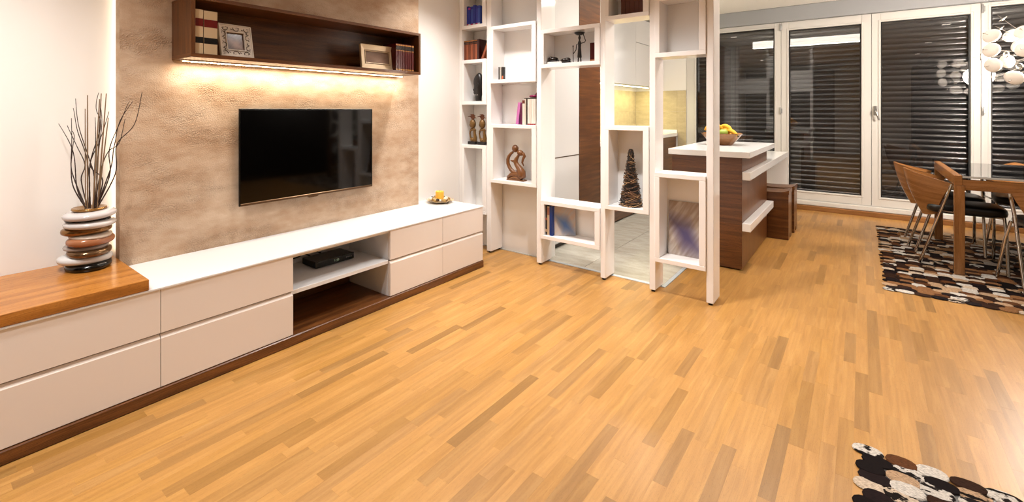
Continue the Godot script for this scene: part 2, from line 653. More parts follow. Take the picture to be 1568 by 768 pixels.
func build_floor() -> void:
	var f := structure("floor")
	part("screed", bx(V(-2.97, -0.12, -7.65), V(3.55, -0.0125, 3.0), 0), mats["dark wood"], f)
	var planks := []
	var wd := 0.0466
	var x := -2.82
	while x < 3.4:
		var z := 2.85 + rng.randf() * 0.4
		while z > -7.45:
			var ln := rng.randf_range(0.30, 0.62)
			var a := maxf(z - ln, -7.449)
			var b := minf(z, 2.85)
			z -= ln
			if b - a < 0.03 or x < -2.84:
				continue
			if x + wd > -1.06 - 0.002 and x < -1.0 and b < -3.5 and x < -1.06:
				continue
			if x < -1.06 and a < -3.552:
				if b < -3.56:
					continue
				a = -3.552
			planks.append([x, a, b])
		x += wd
	var rated := []
	for i in planks.size():
		var p = planks[i]
		rated.append([in_frame(V(p[0] + wd / 2, 0, (p[1] + p[2]) / 2)), i])
	rated.sort_custom(func(a, b): return a[0] < b[0])
	var rest := MB.new()
	for r in rated.size():
		var p = planks[rated[r][1]]
		var m := MB.new() if r < 300 else rest
		var t := rng.randf()
		var shade := clampf(rng.randfn(1.0, 0.13), 0.72, 1.28) if t > 0.08 else rng.randf_range(0.62, 0.8)
		var warm := rng.randf_range(-0.05, 0.05)
		m.tint = Color(minf(1.12, shade * (1.0 + warm * 0.4)), shade, shade * (1.0 - warm * 2.2))
		m.uvo = Vector2(rng.randf() * 3.0, rng.randf() * 3.0)
		m.box(V(p[0], -0.012, p[1]), V(p[0] + wd, rng.randf_range(-0.0002, 0.0), p[2]), 0.0002, 2, true)
		if r < 300:
			part("plank", m, mats["oak"], f)
	part("planks", rest, mats["oak"], f).set_meta("kind", "stuff")
	# tiles of the kitchen
	var k := structure("floor_kitchen")
	var tz := -3.566
	while tz > -7.5:
		var tx := -1.079
		while tx > -2.7:
			var m := MB.new()
			m.uvo = Vector2(rng.randf() * 2.0, rng.randf() * 2.0)
			m.box(V(maxf(tx - 0.6, -2.66) + 0.0015, -0.0124, maxf(tz - 0.6, -7.499) + 0.0015), V(tx - 0.0015, 0.0, tz - 0.0015), 0.001, 0, true)
			part("tile", m, mats["floor tile"], k)
			tx -= 0.6
		tz -= 0.6


# ---------------------------------------------------------------- windows with closed blinds behind them
func build_windows() -> void:
	var fm: Material = mats["window frame"]
	# outer left, left stile end, glass left, glass right, right stile end, glass bottom and top, whether it has a latch
	var wins := [[-1.935, -1.805, -0.868, -0.797, 0.232, 2.32], [-0.797, -0.7155, -0.006, 0.0838, 0.232, 2.277], [0.0838, 0.165, 0.8805, 0.955, 0.232, 2.279], [0.955, 1.026, 1.92, 2.05, 0.232, 2.336]]
	for i in 4:
		var w = wins[i]
		var o := structure("window_%d" % (i + 1))
		var m := MB.new()
		for st in [[w[0], w[1]], [w[2], w[3]]]:
			m.box(V(st[0] + 0.0015, 0.120, -7.575), V(st[1] if st[0] == w[0] else st[1] - 0.0015, 2.385, -7.5), 0.004, 1)
		m.box(V(w[1] - 0.002, 0.120, -7.575), V(w[2] + 0.002, w[4], -7.5), 0.004, 0)
		m.box(V(w[1] - 0.002, w[5], -7.575), V(w[2] + 0.002, 2.385, -7.5), 0.004, 0)
		part("sash", m, fm, o)
		# raised inner lip
		m = MB.new()
		var t := 0.022
		m.box(V(w[1] - t, w[4] - t, -7.502), V(w[1], w[5] + t, -7.492), 0.004, 1)
		m.box(V(w[2], w[4] - t, -7.502), V(w[2] + t, w[5] + t, -7.492), 0.004, 1)
		m.box(V(w[1], w[4] - t, -7.502), V(w[2], w[4], -7.492), 0.004, 0)
		m.box(V(w[1], w[5], -7.502), V(w[2], w[5] + t, -7.492), 0.004, 0)
		part("lip", m, fm, o)
		m = MB.new()
		m.box(V(w[1], w[4], -7.55), V(w[1] + 0.012, w[5], -7.512), 0.001)
		m.box(V(w[2] - 0.014, w[4], -7.55), V(w[2], w[5], -7.512), 0.001)
		m.box(V(w[1], w[4], -7.55), V(w[2], w[4] + 0.01, -7.512), 0.001)
		m.box(V(w[1], w[5] - 0.012, -7.55), V(w[2], w[5], -7.512), 0.001)
		part("gasket", m, mats["gasket"], o)
		for z in [-7.520, -7.538]:
			m = MB.new()
			m.quad(V(w[1], w[4], z), V(w[2], w[4], z), V(w[2], w[5], z), V(w[1], w[5], z), V(0, 0, 1))
			part("pane", m, mats["pane"], o)
		if i == 1 or i == 2:
			var hx: float = -0.8035 if i == 1 else 0.966
			for hy in [0.35, 1.24, 2.32]:
				m = MB.new()
				m.tube([V(hx, hy - 0.045, -7.488), V(hx, hy + 0.045, -7.488)], [0.009], 10)
				m.box(V(hx - 0.008, hy - 0.03, -7.5), V(hx + 0.02, hy + 0.03, -7.494), 0.002)
				part("hinge", m, mats["brushed metal"], o)
		if i == 2:
			m = MB.new()
			m.box(V(0.102, 1.19, -7.492), V(0.132, 1.30, -7.482), 0.004)
			part("latch_plate", m, mats["brushed metal"], o)
			m = MB.new()
			m.tube([V(0.117, 1.245, -7.485), V(0.117, 1.245, -7.45), V(0.122, 1.232, -7.443), V(0.137, 1.185, -7.443), V(0.148, 1.135, -7.445)], [0.011, 0.011, 0.011, 0.010, 0.009], 10)
			part("latch_lever", m, mats["brushed metal"], o)
	# a slatted blind behind each window
	var names := ["dark closed slatted blind behind the pane above the kitchen island", "dark closed slatted blind behind the glazed door left of the latch", "dark closed slatted blind behind the glazed door right of the latch", "dark closed slatted blind behind the pane beyond the chandelier"]
	for i in 4:
		var w = wins[i]
		var b := thing("window_blind", names[i], "blind", V((w[1] + w[2]) / 2, 0.13, -7.60), "closed blinds outside the windows")
		var hw: float = (w[2] - w[1]) / 2 + 0.03
		var y := 0.0
		var shape := MB.new()
		var front := []
		var back := []
		for k in 9:
			var t := k / 8.0
			var q := V(0, -0.004 + 0.068 * t, 0.010 * sin(PI * t) + 0.004 * (1.0 - t))
			front.append(PackedVector3Array([q + V(-hw, 0, 0), q + V(hw, 0, 0)]))
			back.append(PackedVector3Array([q + V(-hw, 0, -0.0015), q + V(hw, 0, -0.0015)]))
		back.reverse()
		front.append_array(back)
		front.append(front[0])
		shape.surf(front)
		var sm := shape.mesh()
		while y < 2.22:
			var s := MeshInstance3D.new()
			s.mesh = sm
			s.material_override = mats["blind slat"]
			s.name = "slat"
			s.position = V(0, y, 0)
			b.add_child(s, true)
			y += 0.061
		for sx in [-1, 1]:
			var g := MB.new()
			g.box(V(sx * (hw + 0.008) - 0.012, -0.02, -0.015), V(sx * (hw + 0.008) + 0.012, 2.26, 0.02), 0.002)
			part("guide_rail", g, mats["gasket"], b, true)


# ---------------------------------------------------------------- the low white cabinets under the media wall
func drawer_front(o: Node3D, y0: float, y1: float, za: float, zb: float, lip: bool) -> void:
	var m := MB.new()
	var prof := PackedVector2Array([Vector2(-0.018, 0), Vector2(-0.001, 0), Vector2(0, 0.001), Vector2(0, y1 - y0 - 0.016), Vector2(-0.013, y1 - y0), Vector2(-0.018, y1 - y0)]) if lip else PackedVector2Array([Vector2(-0.018, 0), Vector2(-0.001, 0), Vector2(0, 0.001), Vector2(0, y1 - y0 - 0.001), Vector2(-0.001, y1 - y0), Vector2(-0.018, y1 - y0)])
	m.extrude(prof, V(-2.296, y0, za + 0.0015), V(1, 0, 0), V(0, 1, 0), V(0, 0, zb - za - 0.003))
	part("drawer", m, mats["cream lacquer"], o)


func build_console() -> void:
	var plinth := bx(V(-2.73, 0.0, -3.064), V(-2.288, 0.052, 0.45), 0.004, 2)
	solo("plinth", plinth, mats["walnut"], "long walnut plinth board along the floor under the white low cabinets", "plinth", "", V(-2.5, 0, -1.3))
	var units := [[-0.7475, 0.45, "white two drawer low cabinet under the walnut slab"], [-1.3825, -0.7475, "white two drawer low cabinet between walnut slab and open shelf"], [-2.5795, -2.0725, "white two drawer low cabinet just beyond the open shelf"], [-3.062, -2.5795, "white two drawer low cabinet at the end under the candle dish"]]
	for u in units:
		var o := thing("low_cabinet", u[2], "cabinet", V(-2.5, 0.052, (u[0] + u[1]) / 2), "white low cabinets of the media wall")
		var m := MB.new()
		m.box(V(-2.73, 0.0525, u[0] + 0.0005), V(-2.317, 0.477, u[1] - 0.0005), 0.001, 2)
		part("body", m, mats["worktop white"], o)
		drawer_front(o, 0.055, 0.2795, u[0], u[1], true)
		drawer_front(o, 0.2875, 0.4765, u[0], u[1], false)
		part("gap_shade_strip", bx(V(-2.317, 0.274, u[0] + 0.002), V(-2.3145, 0.293, u[1] - 0.002), 0.0), mats["gasket"], o)  # dark strip standing in for the shadow in the gap between drawers
	# the open bay: one shelf between the cabinets, open beneath
	var o := thing("open_shelf_unit", "open white bay with one shelf holding the black receiver", "shelf", V(-2.5, 0.052, -1.7275))
	var m := MB.new()
	m.box(V(-2.73, 0.263, -2.0715), V(-2.312, 0.285, -1.3835), 0.001, 2)
	part("shelf_board", m, mats["worktop white"], o)
	part("back_board", bx(V(-2.73, 0.285, -2.0715), V(-2.715, 0.477, -1.3835), 0.001, 2), mats["worktop white"], o)
	part("top_board", bx(V(-2.715, 0.459, -2.0715), V(-2.314, 0.477, -1.3835), 0.001, 2), mats["worktop white"], o)
	part("lower_back_board", bx(V(-2.73, 0.0525, -2.0715), V(-2.715, 0.263, -1.3835), 0.001, 2), mats["walnut"], o)
	m = MB.new()
	m.box(V(-2.731, 0.477, -2.774), V(-2.291, 0.4865, 0.45), 0.0015, 2)
	m.box(V(-2.82, 0.477, -3.066), V(-2.291, 0.4865, -2.774), 0.0015, 2)
	solo("console_top", m, mats["worktop white"], "long glossy white worktop running over the low cabinets", "worktop", "", V(-2.5, 0.477, -1.3))
	m = MB.new()
	m.box(V(-2.819, 0.4868, -0.702), V(-2.289, 0.534, 0.45), 0.003, 2)
	solo("walnut_slab", m, mats["oiled walnut"], "thick oiled walnut slab lying on the white worktop under the vase", "slab", "", V(-2.5, 0.4868, -0.2))


func build_media_wall() -> void:
	# the long box shelf hung on the plaster
	var o := thing("wall_shelf", "long walnut box shelf hung on the plaster panel above the television", "shelf", V(-2.60, 1.511, -1.7425))
	var y0 := 1.511
	var y1 := 1.817
	var za := -2.5425
	var zb := -0.941
	var xb := -2.7315
	var xf := -2.4815
	part("bottom_board", bx(V(xb, y0, za), V(xf, y0 + 0.0195, zb), 0.001, 2), mats["walnut"], o)
	part("top_board", bx(V(xb, y1 - 0.0185, za), V(xf, y1, zb), 0.001, 2), mats["walnut"], o)
	part("side_board", bx(V(xb, y0 + 0.0195, zb - 0.0205), V(xf, y1 - 0.0185, zb), 0.001, 1), mats["walnut"], o)
	part("side_board", bx(V(xb, y0 + 0.0195, za), V(xf, y1 - 0.0185, za + 0.0205), 0.001, 1), mats["walnut"], o)
	part("back_board", bx(V(xb, y0 + 0.0195, za + 0.0205), V(xb + 0.012, y1 - 0.0185, zb - 0.0205), 0.001, 2), mats["walnut"], o)
	# light strip under it: a slim channel of little lit beads
	var strip := part("light_channel", bx(V(-2.675, y0 - 0.006, -2.555 + 0.03), V(-2.645, y0, -0.96), 0.001), mats["white edge"], o)
	var m := MB.new()
	for i in 80:
		var z := -0.975 - i * 0.0195
		m.box(V(-2.667, y0 - 0.0095, z - 0.006), V(-2.653, y0 - 0.006, z + 0.006), 0.001)
	part("led_beads", m, mats["warm led"], strip)
	# television
	o = thing("television", "black flat screen television mounted on the plaster panel", "television", V(-2.71, 0.69, -1.7675))
	part("casing", bx(V(-2.728, 0.715, -2.22), V(-2.702, 1.24, -1.32), 0.006), mats["dark plastic"], o)
	var z0 := -2.2560
	var z1 := -1.2785
	m = MB.new()
	m.box(V(-2.702, 0.6985, z0), V(-2.690, 1.259, z0 + 0.008), 0.002)
	m.box(V(-2.702, 0.6985, z1 - 0.008), V(-2.690, 1.259, z1), 0.002)
	m.box(V(-2.702, 1.251, z0 + 0.008), V(-2.690, 1.259, z1 - 0.008), 0.002)
	part("bezel", m, mats["bezel"], o)
	m = MB.new()
	m.box(V(-2.703, 0.6985, z0 + 0.008), V(-2.688, 0.7125, z1 - 0.008), 0.002)
	m.extrude(PackedVector2Array([Vector2(-0.045, 0), Vector2(-0.03, -0.009), Vector2(0.03, -0.009), Vector2(0.045, 0)]), V(-2.703, 0.6988, -1.762), V(0, 0, 1), V(0, 1, 0), V(0.014, 0, 0))
	part("lower_trim", m, mats["bronze trim"], o)
	part("screen", bx(V(-2.702, 0.7125, z0 + 0.008), V(-2.6925, 1.251, z1 - 0.008), 0.0), mats["screen"], o)


# ---------------------------------------------------------------- the open room divider of white posts and boxes
func build_divider() -> void:
	var o := thing("room_divider", "tall white open bookcase of posts and staggered boxes dividing the room", "bookcase", V(-1.7, 0, -3.47))
	var wl: Material = mats["white lacquer"]
	var posts := [[-2.5075, -2.4605], [-2.0045, -1.9615], [-1.4655, -1.4285], [-1.1135, -1.0745], [-0.7585, -0.7170]]
	for p in posts:
		var post := part("post", bx(V(p[0], 0.014, -3.572), V(p[1], 2.579, -3.40), 0.0025, 1), wl, o)
		var m := MB.new()
		for z in [-3.42, -3.55]:
			m.lathe(V((p[0] + p[1]) / 2, 0, z), [Vector2(0, 0), Vector2(0.013, 0), Vector2(0.013, 0), Vector2(0.013, 0.015), Vector2(0, 0.015)], 12)
		part("foot", m, mats["black rubber"], post)
	part("wall_post", bx(V(-2.8195, 0.0, -3.572), V(-2.785, 2.579, -3.395), 0.0025, 1), wl, o)
	# boxes: left, right, bottom, top
	var boxes := [[-2.785, -2.508, 1.987, 2.32], [-2.785, -2.508, 1.299, 1.704], [-2.785, -2.508, 0.329, 0.938],
		[-2.4600, -2.0050, 1.482, 1.977], [-2.4600, -2.0050, 0.621, 1.128], [-1.961, -1.466, 1.586, 1.892], [-1.961, -1.466, 0.219, 0.527],
		[-1.428, -1.114, 1.903, 2.33], [-1.428, -1.114, 0.528, 1.136], [-1.074, -0.759, 1.608, 2.02], [-1.074, -0.759, 0.216, 0.825]]
	for b in boxes:
		var t := 0.0305
		var m := MB.new()
		m.box(V(b[0], b[2], -3.572), V(b[1], b[2] + t, -3.385), 0.002, 0)
		m.box(V(b[0], b[3] - t, -3.572), V(b[1], b[3], -3.385), 0.002, 0)
		m.box(V(b[0], b[2] + t, -3.572), V(b[0] + t, b[3] - t, -3.385), 0.002, 1)
		m.box(V(b[1] - t * 1.3, b[2] + t, -3.572), V(b[1], b[3] - t, -3.385), 0.002, 1)
		var f := part("box", m, wl, o)
		m = MB.new()
		m.box(V(b[0] + t, b[2] + t, -3.571), V(b[1] - t * 1.3, b[3] - t, -3.562), 0.0)
		part("back_panel", m, mats["white laminate"], f)


# ---------------------------------------------------------------- kitchen
func build_kitchen() -> void:
	var wl: Material = mats["kitchen lacquer"]
	var wal: Material = mats["walnut"]
	var o := thing("tall_cabinet", "tall white glossy kitchen cabinet with one horizontal joint between its doors", "cabinet", V(-2.35, 0, -4.04))
	part("body", bx(V(-2.66, 0.04, -4.311), V(-2.092, 2.5, -3.702), 0.001), wl, o)
	part("door", bx(V(-2.092, 0.055, -4.309), V(-2.072, 0.818, -3.704), 0.002), wl, o)
	part("door", bx(V(-2.092, 0.826, -4.309), V(-2.072, 2.5, -3.704), 0.002), wl, o)
	part("kick_board", bx(V(-2.6, 0.0, -4.311), V(-2.105, 0.04, -3.702), 0.001), mats["dark wood"], o)
	part("handle_rail", bx(V(-2.092, 0.8185, -4.3145), V(-2.0695, 0.8255, -3.704), 0.001), mats["bronze trim"], o)
	o = thing("tall_cabinet", "tall walnut kitchen cabinet with horizontal grain beside the white one", "cabinet", V(-2.35, 0, -4.56))
	part("body", bx(V(-2.66, 0.04, -4.80), V(-2.092, 2.5, -4.314), 0.001, 2), wal, o)
	part("door", bx(V(-2.092, 0.055, -4.798), V(-2.070, 2.5, -4.316), 0.002, 2), wal, o)
	part("kick_board", bx(V(-2.6, 0.0, -4.80), V(-2.105, 0.04, -4.314), 0.001), mats["dark wood"], o)
	var z := -4.802
	var where := ["nearest the tall walnut cabinet", "in the middle of the run", "under the far end of the counter"]
	for i in 3:
		o = thing("base_cabinet", "walnut kitchen base cabinet %s" % where[i], "cabinet", V(-2.35, 0, z - 0.445), "walnut base cabinets in the kitchen")
		part("body", bx(V(-2.66, 0.0, z - 0.893), V(-2.092, 0.868, z), 0.001, 2), wal, o)
		part("door", bx(V(-2.092, 0.02, z - 0.891), V(-2.072, 0.865, z - 0.002), 0.002, 2), wal, o)
		z -= 0.895
	o = thing("counter", "white kitchen counter with low upstand over the walnut base cabinets", "worktop", V(-2.35, 0.87, -6.15))
	part("slab", bx(V(-2.657, 0.87, -7.486), V(-2.052, 0.918, -4.803), 0.003), mats["white laminate"], o)
	part("upstand", bx(V(-2.657, 0.918, -7.486), V(-2.055, 0.962, -7.470), 0.002), mats["white laminate"], o)
	# upper cabinets
	z = -5.25
	var widths := [1.235, 1.0]
	var ul := ["white glossy wall cabinet with one tall door beside the tall units", "white glossy wall cabinet with a lift door in the kitchen corner"]
	for i in 2:
		o = thing("wall_cabinet", ul[i], "cabinet", V(-2.48, 1.58, z - widths[i] / 2), "white wall cabinets over the counter")
		part("body", bx(V(-2.664, 1.598, z - widths[i] + 0.001), V(-2.318, 2.5, z), 0.001), wl, o)
		if i == 0:
			part("door", bx(V(-2.318, 1.585, z - widths[i] + 0.002), V(-2.30, 2.5, z - 0.001), 0.002), wl, o)
		else:
			part("door", bx(V(-2.318, 1.585, z - widths[i] + 0.002), V(-2.30, 2.160, z - 0.001), 0.002), wl, o)
			part("door", bx(V(-2.318, 2.168, z - widths[i] + 0.002), V(-2.30, 2.5, z - 0.001), 0.002), wl, o)
		z -= widths[i] + 0.002
	o = thing("under_cabinet_lamp", "slim lit strip under the white wall cabinets over the counter", "lamp", V(-2.45, 1.575, -6.1))
	part("housing", bx(V(-2.48, 1.584, -7.40), V(-2.42, 1.597, -5.26), 0.001), mats["white edge"], o)
	part("diffuser", bx(V(-2.475, 1.579, -7.39), V(-2.425, 1.5845, -5.27), 0.001), mats["kitchen led"], o)
	# splashback tiles on both kitchen walls
	var s := structure("wall_splashback")
	for r in 2:
		var y := 0.9185 + 0.31 * r
		var zz := -4.81
		while zz > -7.47:
			part("tile", bx(V(-2.665, y, maxf(zz - 0.6, -7.487) + 0.001), V(-2.658, minf(y + 0.309, 1.537), zz), 0.001, 2), mats["backsplash tile"], s)
			zz -= 0.601
		var xx := -2.657
		while xx < -1.94:
			part("tile", bx(V(xx, y, -7.501), V(minf(xx + 0.6, -1.936) - 0.001, minf(y + 0.309, 1.537), -7.487), 0.001, 0), mats["backsplash tile"], s)
			xx += 0.6
	for r in 3:
		part("tile", bx(V(-2.05, 0.31 * r, -7.501), V(-1.937, minf(0.31 * r + 0.309, 0.918), -7.487), 0.001, 0), mats["backsplash tile"], s)
	# island
	o = thing("kitchen_island", "walnut kitchen island with thick white top beside the white divider", "island", V(-0.96, 0, -4.92))
	var m := MB.new()
	for i in 5:
		m.uvo = Vector2(rng.randf() * 2, rng.randf() * 2)
		var y := 0.012 + i * 0.1742
		m.box(V(-1.2195, y, -4.306), V(-0.706, y + 0.1740, -4.289), 0.0008, 0)
	part("front_panel", m, wal, o)
	part("body", bx(V(-1.2195, 0.012, -5.56), V(-0.7065, 0.883, -4.306), 0.001, 1), wal, o)
	part("worktop", bx(V(-1.232, 0.883, -5.585), V(-0.645, 0.930, -4.228), 0.003), mats["white laminate"], o)
	part("side_shelf", bx(V(-0.7065, 0.309, -5.545), V(-0.649, 0.372, -4.29), 0.003), mats["white laminate"], o)
	m = MB.new()
	for p in [[-0.74, -4.33], [-1.18, -4.33], [-0.74, -5.5], [-1.18, -5.5]]:
		m.lathe(V(p[0], 0, p[1]), [Vector2(0, 0), Vector2(0.018, 0), Vector2(0.018, 0), Vector2(0.018, 0.013), Vector2(0, 0.013)], 10)
	part("foot", m, mats["black rubber"], o)
	# white bar table that wraps the island and drops to the floor at its far end
	o = thing("bar_table", "white bar table slab along the island dropping to a panel leg", "table", V(-0.9, 0, -5.5))
	m = MB.new()
	m.box(V(-0.7055, 0.706, -5.59), V(-0.651, 0.769, -4.29), 0.003)
	m.box(V(-1.22, 0.706, -6.72), V(-0.651, 0.769, -5.587), 0.003)
	part("slab", m, mats["white laminate"], o)
	m = MB.new()
	m.extrude(PackedVector2Array([Vector2(0, 0), Vector2(0.062, 0), Vector2(0.062, 0.735), Vector2(0.052, 0.758), Vector2(0.03, 0.769), Vector2(0, 0.769)]), V(-1.22, 0, -6.72), V(0, 0, -1), V(0, 1, 0), V(0.569, 0, 0))
	part("leg", m, mats["white laminate"], o)
	# two walnut box stools under it
	o = thing("box_stool", "walnut box stool tucked under the bar table, nearer of two", "stool", V(-0.745, 0, -5.73), "walnut box stools under the bar table")
	var hw := 0.21
	var hd := 0.135
	part("front_panel", bx(V(-hw, 0.0, hd - 0.018), V(hw, 0.445, hd), 0.002, 0), wal, o, true)
	part("back_panel", bx(V(-hw, 0.0, -hd), V(hw, 0.445, -hd + 0.018), 0.002, 0), wal, o, true)
	for sx in [-1, 1]:
		m = MB.new()
		var pf := PackedVector2Array([Vector2(-hd + 0.018, 0), Vector2(-0.035, 0), Vector2(-0.02, 0.045), Vector2(0.02, 0.045), Vector2(0.035, 0), Vector2(hd - 0.018, 0), Vector2(hd - 0.018, 0.44), Vector2(-hd + 0.018, 0.44)])
		m.extrude(pf, V(sx * hw - (0.018 if sx > 0 else 0.0), 0, 0), V(0, 0, 1), V(0, 1, 0), V(0.018, 0, 0))
		part("side_panel", m, wal, o, true)
	m = MB.new()
	var rim := PackedVector2Array()
	for i in 13:
		var t := -1.0 + i / 6.0
		rim.append(Vector2(t * (hw + 0.004), 0.452 + 0.026 * pow(absf(t), 5.0)))
	rim.append(Vector2(hw + 0.004, 0.438))
	rim.append(Vector2(-hw - 0.004, 0.438))
	m.extrude(rim, V(0, 0, -hd - 0.003), V(1, 0, 0), V(0, 1, 0), V(0, 0, 2 * hd + 0.006))
	part("seat", m, wal, o, true)
	again(o, V(-0.733, 0, -6.10), "walnut box stool tucked under the bar table, farther of two")
	build_fruit()


func build_fruit() -> void:
	var c := V(-0.985, 0.930, -5.0)
	var o := thing("fruit_bowl", "flared square wooden bowl of fruit on the white island top", "bowl", c)
	var m := MB.new()
	var rows := []
	for q in [[0.0, 0.0], [0.085, 0.0], [0.09, 0.006], [0.168, 0.105], [0.162, 0.108], [0.083, 0.012], [0.0, 0.010]]:
		var row := PackedVector3Array()
		for j in 40:
			var t := TAU * j / 40.0
			var e := 0.72
			row.append(V(q[0] * signf(cos(t)) * pow(absf(cos(t)), e), q[1], q[0] * signf(sin(t)) * pow(absf(sin(t)), e)).rotated(UP, 0.1))
		rows.append(row)
	m.surf(rows, true, 1.0, 0.5)
	part("shell", m, mats["cherry plywood"], o, true)
	var yellow := Color(0.90, 0.66, 0.14)
	var bananas := [[V(-0.055, 0.165, 0.05), 0.2, 0.9, "upper left banana heaped in the wooden fruit bowl"], [V(0.03, 0.155, 0.03), -0.5, 1.1, "banana arching over the green apple in the bowl"], [V(0.085, 0.118, 0.055), -0.9, 0.35, "banana lying low along the bowl's rim"], [V(-0.02, 0.125, -0.07), 0.6, 0.6, "banana at the back of the fruit bowl"]]
	for b in bananas:
		m = MB.new()
		m.tint = yellow.srgb_to_linear()
		var pts := []
		var rad := []
		for i in 11:
			var t := -1.0 + i / 5.0
			pts.append(V(t * 0.075, -0.05 * t * t + 0.02, 0.0))
			rad.append(0.019 * (1.0 - 0.55 * pow(absf(t), 4.0)))
		m.xf = Transform3D(Basis(UP, b[1]) * Basis(Vector3.RIGHT, 0.9 - b[2]), Vector3.ZERO)
		m.tube(pts, rad, 9)
		var bn := thing("banana", b[3], "banana", c + b[0], "fruit in the wooden bowl")
		part("fruit", m, mats["tinted"], bn, true)
		m = MB.new()
		m.tint = Color(0.25, 0.19, 0.05).srgb_to_linear()
		m.xf = Transform3D(Basis(UP, b[1]) * Basis(Vector3.RIGHT, 0.9 - b[2]), Vector3.ZERO)
		m.tube([V(0.073, -0.028, 0), V(0.085, -0.042, 0)], [0.008, 0.005], 7)
		part("stem", m, mats["tinted"], bn, true)
	for a in [[V(0.03, 0.112, 0.085), Color(0.66, 0.76, 0.36), "pale green apple in front of the bananas"], [V(-0.07, 0.088, 0.07), Color(0.62, 0.70, 0.28), "green apple half hidden behind the divider post"], [V(0.05, 0.085, -0.05), Color(0.86, 0.60, 0.2), "yellow apple deep in the wooden fruit bowl"]]:
		m = MB.new()
		m.tint = a[1].srgb_to_linear()
		m.lathe(V(0, -0.034, 0), [Vector2(0, 0.004), Vector2(0.012, 0.001), Vector2(0.028, 0.012), Vector2(0.038, 0.034), Vector2(0.034, 0.056), Vector2(0.018, 0.068), Vector2(0.006, 0.064), Vector2(0, 0.058)], 20)
		var ap := thing("apple", a[2], "apple", c + a[0], "fruit in the wooden bowl")
		part("fruit", m, mats["glossy tinted"], ap, true)
		m = MB.new()
		m.tube([V(0, 0.024, 0), V(0.004, 0.042, 0.002)], [0.0018], 6)
		part("stem", m, mats["dark wood"], ap, true)


# ---------------------------------------------------------------- dining corner
func make_chair() -> Node3D:
	var o := thing("dining_chair", "plywood dining chair at table end, nearer of the side-by-side pair", "chair", Vector3.ZERO, "curved plywood dining chairs")
	var rows_out := []
	var rows_in := []
	var nt := 25
	for i in 13:
		var s := i / 12.0
		var a := PackedVector3Array()
		var b := PackedVector3Array()
		for j in nt:
			var t := -1.0 + 2.0 * j / (nt - 1.0)
			var q := t * t
			var e := pow(absf(t), 1.25)
			var top := V(-0.335 + 0.275 * pow(absf(t), 1.6), 0.750 - 0.090 * e, 0.245 * t)
			var bot := V(-0.215 + 0.075 * q, 0.372 + 0.03 * q * q, 0.142 * t)
			var p := top.lerp(bot, s) + V(-0.016 * sin(PI * s), 0, 0)
			var inward := V(0.9, 0, -0.9 * t).normalized() * 0.011
			a.append(p)
			b.append(p + inward)
		rows_out.append(a)
		rows_in.append(b)
	var m := MB.new()
	m.surf(rows_out, false, 0.6, 0.45, true)
	m.surf(rows_in, false, 0.6, 0.45, false)
	# edges of the shell
	for e in [[rows_out[0], rows_in[0], V(0, 1, 0)], [rows_out[12], rows_in[12], V(0, -1, 0)]]:
		for j in nt - 1:
			m.quad(e[0][j], e[0][j + 1], e[1][j + 1], e[1][j], e[2])
	for j in [0, nt - 1]:
		for i in 12:
			m.quad(rows_out[i][j], rows_out[i + 1][j], rows_in[i + 1][j], rows_in[i][j], V(0.6, 0, 0.6 if j > 0 else -0.6))
	part("backrest", m, mats["cherry plywood"], o, true)
	m = MB.new()
	m.blob(V(0.025, 0.447, 0), V(0.225, 0.043, 0.205), Basis.IDENTITY, 36, 12, 0.38, 0.5)
	for i in m.v.size():
		var p := m.v[i]
		m.v[i] = V(p.x, p.y, p.z * (0.86 + 0.42 * (p.x + 0.2)))
	part("seat", m, mats["black leather"], o, true)
	for sz in [-1, 1]:
		m = MB.new()
		m.tube([V(-0.065, 0.655, 0.249 * sz), V(-0.10, 0.53, 0.235 * sz), V(-0.243, 0.0, 0.205 * sz)], [0.0105], 10)
		part("leg", m, mats["chrome"], o, true)
		m = MB.new()
		m.tube([V(0.215, 0.425, 0.20 * sz), V(0.222, 0.3, 0.225 * sz), V(0.225, 0.0, 0.268 * sz)], [0.0105], 10)
		part("leg", m, mats["chrome"], o, true)
		m = MB.new()
		m.tube([V(-0.115, 0.44, 0.225 * sz), V(0.05, 0.418, 0.16 * sz), V(0.215, 0.418, 0.19 * sz)], [0.008], 8)
		part("seat_rail", m, mats["chrome"], o, true)
		m = MB.new()
		m.box(V(-0.085, 0.60, 0.249 * sz - 0.004), V(-0.075, 0.64, 0.249 * sz + 0.004), 0.001)
		part("clip", m, mats["chrome"], o, true)
	return o


